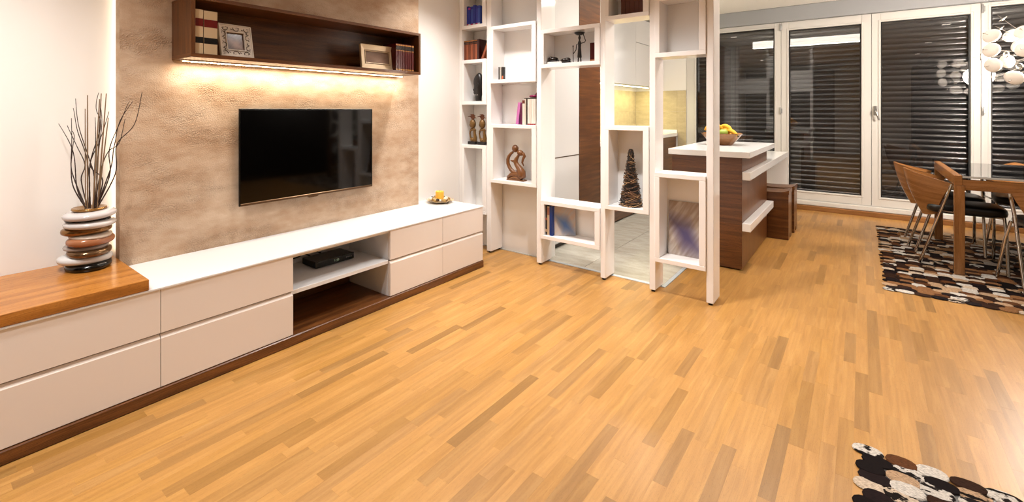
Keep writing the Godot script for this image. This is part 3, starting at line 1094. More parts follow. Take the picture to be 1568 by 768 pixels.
func build_dining() -> void:
	var ply: Material = mats["cherry plywood"]
	var o := thing("dining_table", "wooden dining table with inset dark glass top on the patchwork rug", "table", V(1.33, 0, -5.91))
	var x0 := 0.53
	var x1 := 2.13
	var z0 := -6.58
	var z1 := -5.235
	var lg := 0.056
	for x in [x0, x1 - lg]:
		for z in [z1 - lg, z0]:
			part("leg", bx(V(x, 0.0105, z), V(x + lg, 0.6815, z + lg), 0.002, 1), ply, o)
		part("side_rail", bx(V(x if x == x0 else x + lg - 0.042, 0.682, z0), V(x + 0.042 if x == x0 else x + lg, 0.757, z1), 0.002, 2), ply, o)
	for z in [[z1 - 0.035, z1 - 0.004], [z0 + 0.004, z0 + 0.035]]:
		var ap := MB.new()
		ap.box(V(x0 + 0.0425, 0.6825, z[0]), V(x1 - 0.0425, 0.728, z[1]), 0.001, 0)
		ap.box(V(x0 + lg + 0.0005, 0.650, z[0]), V(x1 - lg - 0.0005, 0.6825, z[1]), 0.001, 0)
		part("apron", ap, ply, o)
	var g := part("glass_top", bx(V(x0 + 0.0425, 0.740, z0), V(x1 - 0.0425, 0.7555, z1), 0.0015), mats["smoked glass"], o)
	var m := MB.new()
	m.box(V(x0 + 0.0425, 0.7405, z1), V(x1 - 0.0425, 0.755, z1 + 0.0015), 0.0005)
	part("polished_edge", m, mats["glass edge"], g)
	var c := make_chair()
	c.position = V(0.600, 0.0105, -5.665)
	again(c, V(0.56, 0.0105, -6.24), "plywood dining chair at table end, farther of the side-by-side pair", 0.0)
	again(c, V(1.09, 0.0105, -6.53), "plywood dining chair between the glass table top and the windows", -PI / 2)
	again(c, V(1.03, 0.0105, -5.135), "plywood dining chair with its back to the open floor at rug's front", PI / 2)
	build_chandelier()


func build_chandelier() -> void:
	var c := V(1.14, 1.69, -5.95)
	var o := thing("chandelier", "sprawling chandelier of white porcelain discs on thin rods over the table", "chandelier", c)
	var m := MB.new()
	m.tube([V(0, 0.0, 0), V(0, 0.885, 0)], [0.006], 8)
	part("stem", m, mats["chrome"], o, true)
	m = MB.new()
	m.lathe(V(0, 0.868, 0), [Vector2(0, 0), Vector2(0.06, 0), Vector2(0.06, 0), Vector2(0.06, 0.02), Vector2(0, 0.02)], 20)
	part("canopy", m, mats["chrome"], o, true)
	m = MB.new()
	m.blob(V(0, 0, 0), V(0.035, 0.035, 0.035))
	part("core", m, mats["chrome"], o, true)
	for d in [V(0.10, 0.03, 0.07), V(-0.10, -0.03, 0.06), V(-0.03, 0.09, -0.1), V(0.06, -0.08, -0.08), V(-0.08, 0.06, 0.02)]:
		m = MB.new()
		m.blob(d, V(0.018, 0.026, 0.018))
		part("bulb", m, mats["halogen"], o, true)
	var l := OmniLight3D.new()
	l.name = numbered("chandelier_glow")
	l.position = c
	l.light_energy = 5.0
	l.light_color = Color(1.0, 0.95, 0.90)
	l.light_size = 0.14
	l.omni_range = 14.0
	l.omni_attenuation = 2.0
	l.shadow_enabled = true
	add_child(l)
	# discs: where they sit about the core, and how big
	var spots := []
	for p in [[0.808, 1.865, -5.90], [0.803, 1.745, -5.88], [0.815, 1.62, -5.90], [0.93, 1.508, -5.88], [0.97, 1.87, -5.82], [0.955, 1.72, -5.70], [0.99, 1.79, -6.12], [0.92, 1.66, -6.10]]:
		spots.append([V(p[0], p[1], p[2]) - c, 0.058])
	var n := 30
	for i in n:
		var y := 1.0 - 2.0 * (i + 0.5) / n
		var t := i * 2.39996
		var d := V(sqrt(1.0 - y * y) * cos(t), y * 0.85, sqrt(1.0 - y * y) * sin(t)) * rng.randf_range(0.25, 0.36)
		var clear := true
		for s in spots:
			if (s[0] - d).length() < 0.125:
				clear = false
		if clear:
			spots.append([d, 0.058])
	for s in spots:
		var d: Vector3 = s[0]
		var zz := d.normalized()
		zz = (zz * 0.55 + V(-0.2, 0.1 * sin(d.y * 40.0), 1.0).normalized() * 0.8).normalized()
		var b := Basis(UP.cross(zz).normalized(), zz.cross(UP.cross(zz).normalized()), zz)
		m = MB.new()
		m.xf = Transform3D(b * Basis(Vector3.RIGHT, PI / 2), d)
		var r: float = s[1]
		m.lathe(Vector3.ZERO, [Vector2(0, 0.016), Vector2(r * 0.4, 0.0145), Vector2(r * 0.75, 0.009), Vector2(r * 0.95, 0.001), Vector2(r, -0.006), Vector2(r * 0.95, -0.012), Vector2(r * 0.8, -0.011), Vector2(r * 0.45, -0.005), Vector2(0, -0.003)], 24)
		var disc := part("disc", m, mats["porcelain"], o, true)
		m = MB.new()
		m.tube([d * 0.08, d * 1.12], [0.0016], 6)
		m.blob(d * 1.13, V(0.006, 0.006, 0.006), Basis.IDENTITY, 8, 5)
		part("rod", m, mats["chrome"], disc, true)
	for p in [[0.875, 1.995, -5.92], [0.868, 1.92, -5.95], [0.88, 1.845, -5.92], [0.945, 1.60, -5.82], [0.87, 1.62, -6.02], [0.84, 1.52, -6.05], [0.76, 1.70, -5.98], [0.88, 1.70, -5.85]]:
		var d := V(p[0], p[1], p[2]) - c
		var zz := d.normalized()
		var b := Basis(UP.cross(zz).normalized(), zz.cross(UP.cross(zz).normalized()), zz)
		m = MB.new()
		m.xf = Transform3D(b * Basis(Vector3.RIGHT, PI / 2), d)
		var ring := []
		for k in 9:
			var a := TAU * k / 8.0
			ring.append(Vector2(0.026 + 0.0035 * cos(a), 0.0035 * sin(a)))
		m.lathe(Vector3.ZERO, ring, 18)
		var disc := part("clear_disc", m, mats["chrome"], o, true)
		m = MB.new()
		m.xf = Transform3D(b * Basis(Vector3.RIGHT, PI / 2), d)
		m.lathe(Vector3.ZERO, [Vector2(0, 0.004), Vector2(0.024, 0.002), Vector2(0.024, -0.002), Vector2(0, -0.004)], 16)
		part("lens", m, mats["clear glass"], disc, true)
		m = MB.new()
		m.tube([d * 0.08, d * 1.12], [0.0016], 6)
		part("rod", m, mats["chrome"], disc, true)


# other side of the room as mirrored; dark wardrobes are added for the reflections
func build_far_side() -> void:
	var o := thing("added_wardrobe", "dark plain wardrobe on the far right wall, to darken the television reflection", "added_wardrobe", V(3.1, 0, -4.4))
	part("body", bx(V(2.82, 0.0, -5.7), V(3.395, 2.3, -3.0), 0.003, 1), mats["dark wood"], o)
	for i in 3:
		part("door", bx(V(2.80, 0.05, -5.7 + 0.9 * i + 0.002), V(2.82, 2.28, -4.8 + 0.9 * i - 0.002), 0.002, 1), mats["dark wood"], o)
	for k in 2:
		var xa: float = [-2.75, 1.0][k]
		var xb: float = [-0.6, 3.35][k]
		o = thing("added_wardrobe", ["dark wardrobe on the back wall, to darken the left window reflections", "dark wardrobe on the back wall, to darken the reflection beside the chandelier"][k], "added_wardrobe", V((xa + xb) / 2, 0, 2.6))
		part("body", bx(V(xa, 0.0, 2.32), V(xb, 2.4, 2.845), 0.003, 1), mats["dark wood"], o)
		for i in 3:
			var dw := (xb - xa) / 3.0
			part("door", bx(V(xa + dw * i + 0.002, 0.05, 2.30), V(xa + dw * (i + 1) - 0.002, 2.38, 2.32), 0.002, 1), mats["dark wood"], o)
	o = thing("carved_cabinet", "dark cabinet with pale branching lines, mirrored in the television screen", "cabinet", V(3.2, 0, -6.25))
	part("body", bx(V(3.02, 0.10, -6.62), V(3.395, 1.62, -5.9), 0.004, 1), mats["dark wood"], o)
	var m := MB.new()
	for k in 14:
		var a := TAU * k / 14.0 + rng.randf_range(-0.15, 0.15)
		var pts := []
		for i in 8:
			var r := 0.06 + i * 0.085
			var p := Vector2(cos(a + 0.09 * i * (1 if k % 2 == 0 else -1)), sin(a + 0.09 * i * (1 if k % 2 == 0 else -1))) * r
			p = Vector2(clampf(p.x, -0.33, 0.33), clampf(p.y, -0.72, 0.72))
			pts.append(V(3.015, 0.95 + p.y, -6.26 + p.x))
		m.tube(pts, [0.014], 6)
	part("inlay", m, mats["white edge"], o)
	m = MB.new()
	m.box(V(3.0, 0.08, -6.64), V(3.03, 0.13, -5.88), 0.002)
	m.box(V(3.0, 1.59, -6.64), V(3.03, 1.64, -5.88), 0.002)
	m.box(V(3.0, 0.13, -6.64), V(3.03, 1.59, -6.60), 0.002)
	m.box(V(3.0, 0.13, -5.92), V(3.03, 1.59, -5.88), 0.002)
	part("frame", m, mats["gold carving"], o)
	# ceiling lamps, several of them added as fill light
	var where := ["added as fill behind the camera on the media wall side", "added as fill behind the camera on the window wall's right", "added as fill above the low cabinets", "above the middle of the oak floor", "just before the divider's middle", "above the rug's near left corner", "before the divider's wall end", "added to light the walnut slab and vase", "over the tiled kitchen floor"]
	for i in DOWNLIGHTS.size():
		var d = DOWNLIGHTS[i]
		o = thing("downlight", "square recessed ceiling downlight " + where[i], "downlight", V(d[0], 2.56, d[1]), "square ceiling downlights")
		m = MB.new()
		m.box(V(-0.06, 0.0, -0.06), V(-0.048, 0.021, 0.06), 0.001)
		m.box(V(0.048, 0.0, -0.06), V(0.06, 0.021, 0.06), 0.001)
		m.box(V(-0.048, 0.0, -0.06), V(0.048, 0.021, -0.048), 0.001)
		m.box(V(-0.048, 0.0, 0.048), V(0.048, 0.021, 0.06), 0.001)
		part("trim_ring", m, mats["white edge"], o, true)
		part("diffuser", bx(V(-0.048, 0.004, -0.048), V(0.048, 0.012, 0.048), 0.0), mats["panel glow"], o, true)
	o = thing("linear_lamp", "long slim ceiling lamp between island and divider", "ceiling light", V(-0.9, 2.40, -4.55))
	part("body", bx(V(-1.56, 2.521, -4.60), V(0.06, 2.58, -4.50), 0.003), mats["white edge"], o)
	part("diffuser", bx(V(-1.55, 2.402, -4.595), V(0.05, 2.52, -4.505), 0.004), mats["panel glow"], o)


# ---------------------------------------------------------------- things on the low cabinets
func build_console_things() -> void:
	# vase of stacked glazed pebbles
	var tones := [Color(0.035, 0.033, 0.035), Color(0.80, 0.80, 0.80), Color(0.45, 0.35, 0.25), Color(0.62, 0.58, 0.56), Color(0.62, 0.41, 0.285), Color(0.74, 0.68, 0.62), Color(0.54, 0.40, 0.24), Color(0.76, 0.74, 0.73), Color(0.12, 0.095, 0.09), Color(0.76, 0.74, 0.74), Color(0.64, 0.48, 0.27)]
	var metal := [0, 0, 1, 0, 0, 0, 1, 0, 0, 0, 1]
	var at := [[-2.676, 0.549, -0.575, 0.098, 0.019], [-2.690, 0.578, -0.566, 0.104, 0.020], [-2.673, 0.611, -0.578, 0.095, 0.018], [-2.685, 0.633, -0.568, 0.087, 0.012], [-2.668, 0.660, -0.582, 0.097, 0.020], [-2.669, 0.684, -0.581, 0.086, 0.010], [-2.683, 0.708, -0.570, 0.096, 0.018], [-2.672, 0.736, -0.580, 0.103, 0.016], [-2.679, 0.755, -0.573, 0.089, 0.011], [-2.672, 0.777, -0.580, 0.103, 0.017]]
	var o := thing("vase", "vase of ten stacked flat glazed pebbles on the walnut slab", "vase", V(-2.676, 0.534, -0.575))
	var m := MB.new()
	for i in 10:
		m = MB.new()
		m.tint = tones[i].srgb_to_linear()
		var a = at[i]
		var b := Basis(V(cos(i * 2.1), 0, sin(i * 2.1)), 0.03 + 0.02 * sin(i * 1.7))
		m.blob(V(a[0], a[1], a[2]), V(a[3], a[4] * 1.22, a[3] * (0.9 + 0.08 * sin(i * 3.0))), b * Basis(UP, i * 1.3), 30, 12, 1.0, 0.72)
		part("pebble", m, mats["bronze glaze"] if metal[i] else mats["stone glaze"], o)
	m = MB.new()
	m.tint = tones[10].srgb_to_linear()
	m.lathe(V(-2.674, 0.789, -0.578), [Vector2(0, 0.0), Vector2(0.055, 0.002), Vector2(0.068, 0.012), Vector2(0.066, 0.019), Vector2(0.058, 0.020), Vector2(0.030, 0.012), Vector2(0, 0.011)], 28)
	part("neck_dish", m, mats["bronze glaze"], o)
	# twigs standing in it
	var twigs := [
		[[-2.696, 0.803, -0.568], [-2.729, 0.899, -0.53], [-2.737, 0.992, -0.523], [-2.734, 1.109, -0.525], [-2.736, 1.213, -0.524]],
		[[-2.69, 0.803, -0.569], [-2.737, 0.961, -0.523], [-2.74, 1.054, -0.52], [-2.734, 1.132, -0.525], [-2.743, 1.155, -0.518]],
		[[-2.684, 0.803, -0.568], [-2.714, 0.899, -0.543], [-2.72, 1.054, -0.538], [-2.766, 1.188, -0.498]],
		[[-2.684, 0.803, -0.574], [-2.705, 0.93, -0.551], [-2.693, 1.0, -0.561], [-2.72, 1.077, -0.538], [-2.76, 1.18, -0.505]],
		[[-2.655, 0.803, -0.594], [-2.658, 0.945, -0.591], [-2.679, 1.039, -0.573], [-2.714, 1.178, -0.543], [-2.726, 1.303, -0.533]],
		[[-2.676, 0.803, -0.576], [-2.67, 0.907, -0.581], [-2.676, 1.031, -0.576], [-2.705, 1.163, -0.551], [-2.715, 1.26, -0.542]],
		[[-2.67, 0.803, -0.581], [-2.679, 0.992, -0.573], [-2.648, 1.178, -0.6], [-2.666, 1.256, -0.584], [-2.66, 1.33, -0.59]],
		[[-2.649, 0.803, -0.599], [-2.643, 1.015, -0.604], [-2.626, 1.178, -0.619], [-2.629, 1.272, -0.616]],
		[[-2.655, 0.803, -0.594], [-2.626, 0.93, -0.619], [-2.667, 1.0, -0.583], [-2.631, 1.116, -0.614], [-2.599, 1.244, -0.642]],
		[[-2.649, 0.803, -0.599], [-2.608, 0.961, -0.634], [-2.614, 1.07, -0.629], [-2.57, 1.233, -0.667], [-2.552, 1.289, -0.682]],
		[[-2.646, 0.803, -0.595], [-2.596, 0.977, -0.644], [-2.579, 1.085, -0.659], [-2.555, 1.202, -0.68], [-2.51, 1.289, -0.719]],
		[[-2.645, 0.803, -0.6], [-2.584, 0.961, -0.654], [-2.58, 1.093, -0.658], [-2.52, 1.186, -0.71], [-2.494, 1.334, -0.732]],
		[[-2.650, 0.803, -0.59], [-2.646, 0.97, -0.61], [-2.62, 1.06, -0.63], [-2.575, 1.10, -0.66], [-2.555, 1.21, -0.675]],
		[[-2.661, 0.803, -0.589], [-2.646, 1.015, -0.601], [-2.639, 1.217, -0.608]]]
	# how the tips follow one another from left to right
	var order := []
	for i in twigs.size():
		var r := 0
		for k in twigs.size():
			var me = twigs[i][-1]
			var other = twigs[k][-1]
			if other[0] * 0.76 - other[2] * 0.65 + k * 0.0001 < me[0] * 0.76 - me[2] * 0.65 + i * 0.0001:
				r += 1
		order.append(r)
	for i in twigs.size():
		var curve := Curve3D.new()
		var tw = twigs[i]
		for k in tw.size():
			var p := V(tw[k][0], tw[k][1], tw[k][2])
			# lean towards or away from the eye, keeping clear of the wall
			p += V(0.77, 0, -0.63) * (0.05 * sin(i * 2.3) * (p.y - 0.803))
			var a: Vector3 = p if k == 0 else V(tw[k - 1][0], tw[k - 1][1], tw[k - 1][2])
			var b: Vector3 = p if k == tw.size() - 1 else V(tw[k + 1][0], tw[k + 1][1], tw[k + 1][2])
			curve.add_point(p, (a - b) * 0.17, (b - a) * 0.17)
		var pts := curve.tessellate_even_length(4, 0.02)
		var pa := []
		var ra := []
		for k in pts.size():
			pa.append(pts[k] - V(-2.676, 0.803, -0.575))
			ra.append(0.0031 * (1.0 - 0.62 * k / pts.size()) * (1.0 + 0.10 * sin(k * 2.7)))
		m = MB.new()
		m.tint = Color(0.20, 0.15, 0.125).srgb_to_linear()
		m.tube(pa, ra, 7)
		solo("twig", m, mats["tinted"], "dark winding twig in the pebble vase, its tip %s from the left" % NTH[order[i]], "twig", "dark twigs in the vase", V(-2.676, 0.803, -0.575), true)
	var reeds := 0
	for s in [[-2.68, 1.318, -0.572, -2.68, -0.572, 0.003], [-2.689, 1.256, -0.565, -2.687, -0.566, 0.0024], [-2.633, 1.326, -0.613, -2.652, -0.596, 0.0028], [-2.615, 1.326, -0.628, -2.64, -0.6, 0.003], [-2.608, 1.215, -0.634, -2.643, -0.601, 0.0028], [-2.625, 1.30, -0.605, -2.648, -0.585, 0.0032]]:
		m = MB.new()
		m.tint = Color(0.50, 0.41, 0.31).srgb_to_linear()
		m.tube([V(s[3] + 2.676, 0, s[4] + 0.575), V((s[0] + s[3]) / 2 + 2.676, (s[1] - 0.803) / 2, (s[2] + s[4]) / 2 + 0.575), V(s[0] + 2.676, s[1] - 0.803, s[2] + 0.575)], [s[5], s[5], s[5] * 0.7], 7)
		solo("reed", m, mats["tinted"], "straight tan reed among the dark twigs, %s" % ["tall and thickest, left of middle", "shorter, leftmost of the reeds", "tall, at the middle of the bunch", "tall, rightmost and nearest the plaster", "short, low at the right of the bunch", "tall, just right of the middle"][reeds], "reed", "tan reeds in the vase", V(-2.676, 0.803, -0.575), true)
		reeds += 1
	# receiver
	o = thing("receiver", "black digital receiver with green clock digits on the open shelf", "receiver", V(-2.58, 0.285, -1.80))
	part("casing", bx(V(-2.655, 0.290, -1.945), V(-2.512, 0.3275, -1.660), 0.003), mats["dark plastic"], o)
	part("front_panel", bx(V(-2.512, 0.2895, -1.946), V(-2.5035, 0.3285, -1.659), 0.002), mats["bezel"], o)
	var t := TextMesh.new()
	t.text = "1:50"
	var f := SystemFont.new()
	f.font_names = PackedStringArray(["Droid Sans Mono"])
	t.font = f
	t.font_size = 16
	t.pixel_size = 0.001
	t.depth = 0.0006
	var td := MeshInstance3D.new()
	td.mesh = t
	td.material_override = mats["display"]
	td.name = "clock_display"
	td.position = V(0.0768, 0.024, -0.01)
	td.rotation.y = PI / 2
	o.add_child(td, true)
	for b in 4:
		m = MB.new()
		m.xf = Transform3D(Basis(V(0, 0, 1), -PI / 2), V(-2.5035, 0.309, -1.885 - b * 0.013))
		m.lathe(Vector3.ZERO, [Vector2(0, 0), Vector2(0.004, 0), Vector2(0.004, 0.002), Vector2(0, 0.002)], 10)
		part("button", m, mats["brushed metal"], o)
	for p in [[-2.63, -1.69], [-2.63, -1.91], [-2.53, -1.69], [-2.53, -1.91]]:
		m = MB.new()
		m.lathe(V(p[0], 0.285, p[1]), [Vector2(0, 0), Vector2(0.008, 0), Vector2(0.008, 0), Vector2(0.008, 0.006), Vector2(0, 0.006)], 10)
		part("foot", m, mats["black rubber"], o)
	for k in 2:
		m = MB.new()
		var z: float = [-1.74, -1.82][k]
		var curve := Curve3D.new()
		curve.add_point(V(-2.654, 0.312, z), Vector3.ZERO, V(-0.02, 0, 0))
		curve.add_point(V(-2.685, 0.345, z + 0.07), V(0, -0.01, -0.04), V(0, 0.01, 0.04))
		curve.add_point(V(-2.675, 0.335, z + 0.16), V(0, 0.012, -0.05), V(0, -0.01, 0.03))
		curve.add_point(V(-2.70, 0.30, z + 0.22 + k * 0.05), V(0, 0.03, 0), Vector3.ZERO)
		m.tube(Array(curve.tessellate_even_length(4, 0.012)), [0.0035], 7)
		part("cable", m, mats["black rubber"], o)
	# candle dish
	var c := V(-2.655, 0.4868, -2.945)
	o = thing("candle_dish", "scalloped golden dish with candle and shells on the white worktop", "dish", c)
	m = MB.new()
	var rows := []
	for q in [[0.0, 0.0], [0.055, 0.0], [0.075, 0.004], [0.108, 0.020], [0.112, 0.023], [0.105, 0.021], [0.072, 0.008], [0.0, 0.005]]:
		var row := PackedVector3Array()
		for j in 48:
			var a := TAU * j / 48.0
			var w: float = 1.0 + 0.05 * sin(8.0 * a) * q[0] / 0.112
			row.append(V(q[0] * w * cos(a), q[1] + 0.006 * cos(8.0 * a) * maxf(0.0, q[0] - 0.07) / 0.04 + 0.002 * q[0] / 0.11, q[0] * w * sin(a)))
		rows.append(row)
	m.surf(rows, true)
	part("plate", m, mats["champagne"], o, true)
	m = MB.new()
	m.lathe(Vector3.ZERO, [Vector2(0, 0), Vector2(0.035, 0), Vector2(0.0355, 0.003), Vector2(0.0355, 0.082), Vector2(0.033, 0.086), Vector2(0.024, 0.083), Vector2(0, 0.081)], 26)
	o = thing("candle", "short thick amber candle standing in the golden dish", "candle", c + V(0, 0.0065, 0))
	part("wax", m, mats["candle wax"], o, true)
	m = MB.new()
	m.tube([V(0, 0.080, 0), V(0.001, 0.092, 0.001)], [0.0012], 6)
	part("wick", m, mats["black rubber"], o, true)
	var cols := [Color(0.88, 0.80, 0.72), Color(0.62, 0.50, 0.28), Color(0.85, 0.83, 0.80), Color(0.16, 0.11, 0.07), Color(0.70, 0.60, 0.40), Color(0.55, 0.42, 0.20)]
	for i in 20:
		var a := TAU * i / 20.0 + 0.1
		var r := 0.066 + 0.018 * sin(i * 2.4)
		m = MB.new()
		var cc: Color = cols[i % 6]
		m.tint = cc.srgb_to_linear()
		var s := 0.016 + 0.004 * sin(i * 1.9)
		m.blob(Vector3.ZERO, V(s, s * 0.85, s * 1.1), Basis(UP, a), 12, 8, 1.0, 0.9)
		solo("shell", m, mats["glossy tinted"], "small rounded shell or bead heaped round the amber candle", "shell", "shells round the candle", c + V(r * cos(a), 0.012 + s * 0.7 + (0.012 if i % 3 == 0 else 0.0), r * sin(a)), true)


# ---------------------------------------------------------------- books and frames
# a closed book: thickness along its own x, spine towards its own +z
func book(called: String, label: String, group: String, at: Vector3, w: float, h: float, d: float, color: Color, bands: Array, turn := 0.0, lean := 0.0, pages := Color(0.85, 0.80, 0.70), cat := "book") -> Node3D:
	var o := thing(called, label, cat, at, group)
	o.basis = Basis(UP, turn) * Basis(V(0, 0, 1), lean)
	var c := color.srgb_to_linear()
	var t := minf(0.0022, w * 0.2)
	var m := MB.new()
	m.tint = c
	m.box(V(-w / 2, 0, -d), V(-w / 2 + t, h, -t), 0.0005)
	m.box(V(w / 2 - t, 0, -d), V(w / 2, h, -t), 0.0005)
	m.box(V(-w / 2, 0, -t), V(w / 2, h, 0), minf(0.0025, t * 0.45))
	part("cover", m, mats["glossy tinted"], o, true)
	m = MB.new()
	m.tint = pages.srgb_to_linear()
	m.box(V(-w / 2 + t, 0.002, -d + 0.003), V(w / 2 - t, h - 0.003, -t), 0.0)
	part("pages", m, mats["tinted"], o, true)
	for b in bands:
		m = MB.new()
		var bc: Color = b[2]
		m.tint = bc.srgb_to_linear()
		m.box(V(-w / 2 + 0.0002, h * b[0], -0.0005), V(w / 2 - 0.0002, h * b[1], 0.0006), 0.0002)
		part("spine_band", m, mats["glossy tinted"], o, true)
	return o


func frame(o: Node3D, w: float, h: float, b: float, th: float, fm: Material, pm: Material) -> void:
	var m := MB.new()
	# four mitred bars, sloping to the picture
	var outer := [V(-w / 2, 0, 0), V(w / 2, 0, 0), V(w / 2, h, 0), V(-w / 2, h, 0)]
	var inner := [V(-w / 2 + b, b, 0), V(w / 2 - b, b, 0), V(w / 2 - b, h - b, 0), V(-w / 2 + b, h - b, 0)]
	var mid := V(0, h / 2, 0)
	for k in 4:
		var k2 := (k + 1) % 4
		var up := V(0, 0, th)
		var lo := V(0, 0, th * 0.45)
		var dn: Vector3 = ((outer[k] + outer[k2]) / 2.0 - mid).normalized()
		m.quad(outer[k] + up, outer[k2] + up, inner[k2] + lo, inner[k] + lo, (V(0, 0, 1) - dn * 0.25).normalized(), Vector2(0, 0), Vector2(0.2, 0), Vector2(0.2, 0.05), Vector2(0, 0.05))
		m.quad(outer[k], outer[k2], outer[k2] + up, outer[k] + up, dn)
		m.quad(inner[k], inner[k2], inner[k2] + lo, inner[k] + lo, -dn)
	m.quad(outer[0], outer[1], outer[2], outer[3], V(0, 0, -1))
	part("moulding", m, fm, o, true)
	m = MB.new()
	m.quad(inner[0] + V(0, 0, 0.002), inner[1] + V(0, 0, 0.002), inner[2] + V(0, 0, 0.002), inner[3] + V(0, 0, 0.002), V(0, 0, 1), Vector2(0, 1), Vector2(1, 1), Vector2(1, 0), Vector2(0, 0))
	part("picture", m, pm, o, true)


func build_shelf_things() -> void:
	var y := 1.5310
	var cream := Color(0.76, 0.67, 0.54)
	var bands := [[0.62, 0.80, Color(0.38, 0.06, 0.08)], [0.24, 0.38, Color(0.06, 0.05, 0.05)]]
	book("binder", "cream binder with red and black bands, against the shelf's end board", "cream binders on the walnut shelf", V(-2.497, y, -0.985), 0.038, 0.220, 0.20, cream, bands, PI / 2)
	book("binder", "wider cream binder with red and black bands beside the carved frame", "cream binders on the walnut shelf", V(-2.497, y, -1.041), 0.066, 0.218, 0.20, cream, bands, PI / 2)
	# carved whitewashed frame leaning back
	var o := thing("picture_frame", "whitewashed carved picture frame leaning on the walnut shelf by the binders", "picture frame", V(-2.553, y + 0.001, -1.199))
	o.basis = Basis(UP, PI / 2 + 0.03) * Basis(Vector3.RIGHT, -0.22)
	mat("whitewash", Color(0.82, 0.78, 0.73), 0.6)
	mat("carved groove", Color(0.30, 0.235, 0.19), 0.7)
	frame(o, 0.178, 0.178, 0.040, 0.018, mats["whitewash"], mats["print2"])
	var m := MB.new()
	for k in 20:
		var per := k / 20.0 * 4.0
		var side := int(per)
		var t := (per - side - 0.46) * 0.150
		var p: Vector3 = [V(t, 0.019, 0), V(0.069, 0.089 + t, 0), V(-t, 0.159, 0), V(-0.069, 0.089 - t, 0)][side]
		var pts := []
		var dir := 1.0 if k % 2 == 0 else -1.0
		for i in 10:
			var a := i * 0.62 * dir + side * PI / 2
			var r := 0.017 - i * 0.0015
			pts.append(p + V(cos(a) * r * 1.15, sin(a) * r, 0.0132))
		m.tube(pts, [0.0019], 6)
	part("carving", m, mats["carved groove"], o, true)
	m = MB.new()
	for e in [[V(-0.087, 0.002, 0.016), V(0.087, 0.002, 0.016)], [V(-0.087, 0.176, 0.016), V(0.087, 0.176, 0.016)], [V(-0.087, 0.002, 0.016), V(-0.087, 0.176, 0.016)], [V(0.087, 0.002, 0.016), V(0.087, 0.176, 0.016)], [V(-0.051, 0.038, 0.011), V(0.051, 0.038, 0.011)], [V(-0.051, 0.14, 0.011), V(0.051, 0.14, 0.011)], [V(-0.051, 0.038, 0.011), V(-0.051, 0.14, 0.011)], [V(0.051, 0.038, 0.011), V(0.051, 0.14, 0.011)]]:
		m.tube(e, [0.0042], 8)
	part("beading", m, mats["whitewash"], o, true)
	# plain gold frame
	o = thing("picture_frame", "plain wide gold picture frame on the walnut shelf beside red books", "picture frame", V(-2.555, y + 0.001, -2.188))
	o.basis = Basis(UP, PI / 2 - 0.02) * Basis(Vector3.RIGHT, -0.10)
	frame(o, 0.295, 0.165, 0.034, 0.02, mats["champagne"], mats["print3"])
	m = MB.new()
	for e in [[V(-0.147, 0.001, 0.018), V(0.147, 0.001, 0.018)], [V(-0.147, 0.164, 0.018), V(0.147, 0.164, 0.018)], [V(-0.147, 0.001, 0.018), V(-0.147, 0.164, 0.018)], [V(0.147, 0.001, 0.018), V(0.147, 0.164, 0.018)], [V(-0.106, 0.041, 0.009), V(0.106, 0.041, 0.009)], [V(-0.106, 0.124, 0.009), V(0.106, 0.124, 0.009)], [V(-0.106, 0.041, 0.009), V(-0.106, 0.124, 0.009)], [V(0.106, 0.041, 0.009), V(0.106, 0.124, 0.009)]]:
		m.tube(e, [0.0028], 6)
	part("beading", m, mats["champagne"], o, true)
	var b0 := book("book", "first from the left of eight small red books on the walnut shelf", "eight red books on the walnut shelf", V(-2.502, y, -2.3225), 0.0205, 0.193, 0.14, Color(0.28, 0.07, 0.055), [[0.93, 0.97, Color(0.66, 0.46, 0.22)], [0.78, 0.92, Color(0.14, 0.10, 0.05)], [0.74, 0.76, Color(0.66, 0.46, 0.22)], [0.03, 0.07, Color(0.66, 0.46, 0.22)]], PI / 2)
	for i in 7:
		again(b0, V(-2.502 - 0.001 * (i % 3), y, -2.3225 - 0.0226 * (i + 1)), "%s from the left of eight small red books on the walnut shelf" % NTH[i + 1])


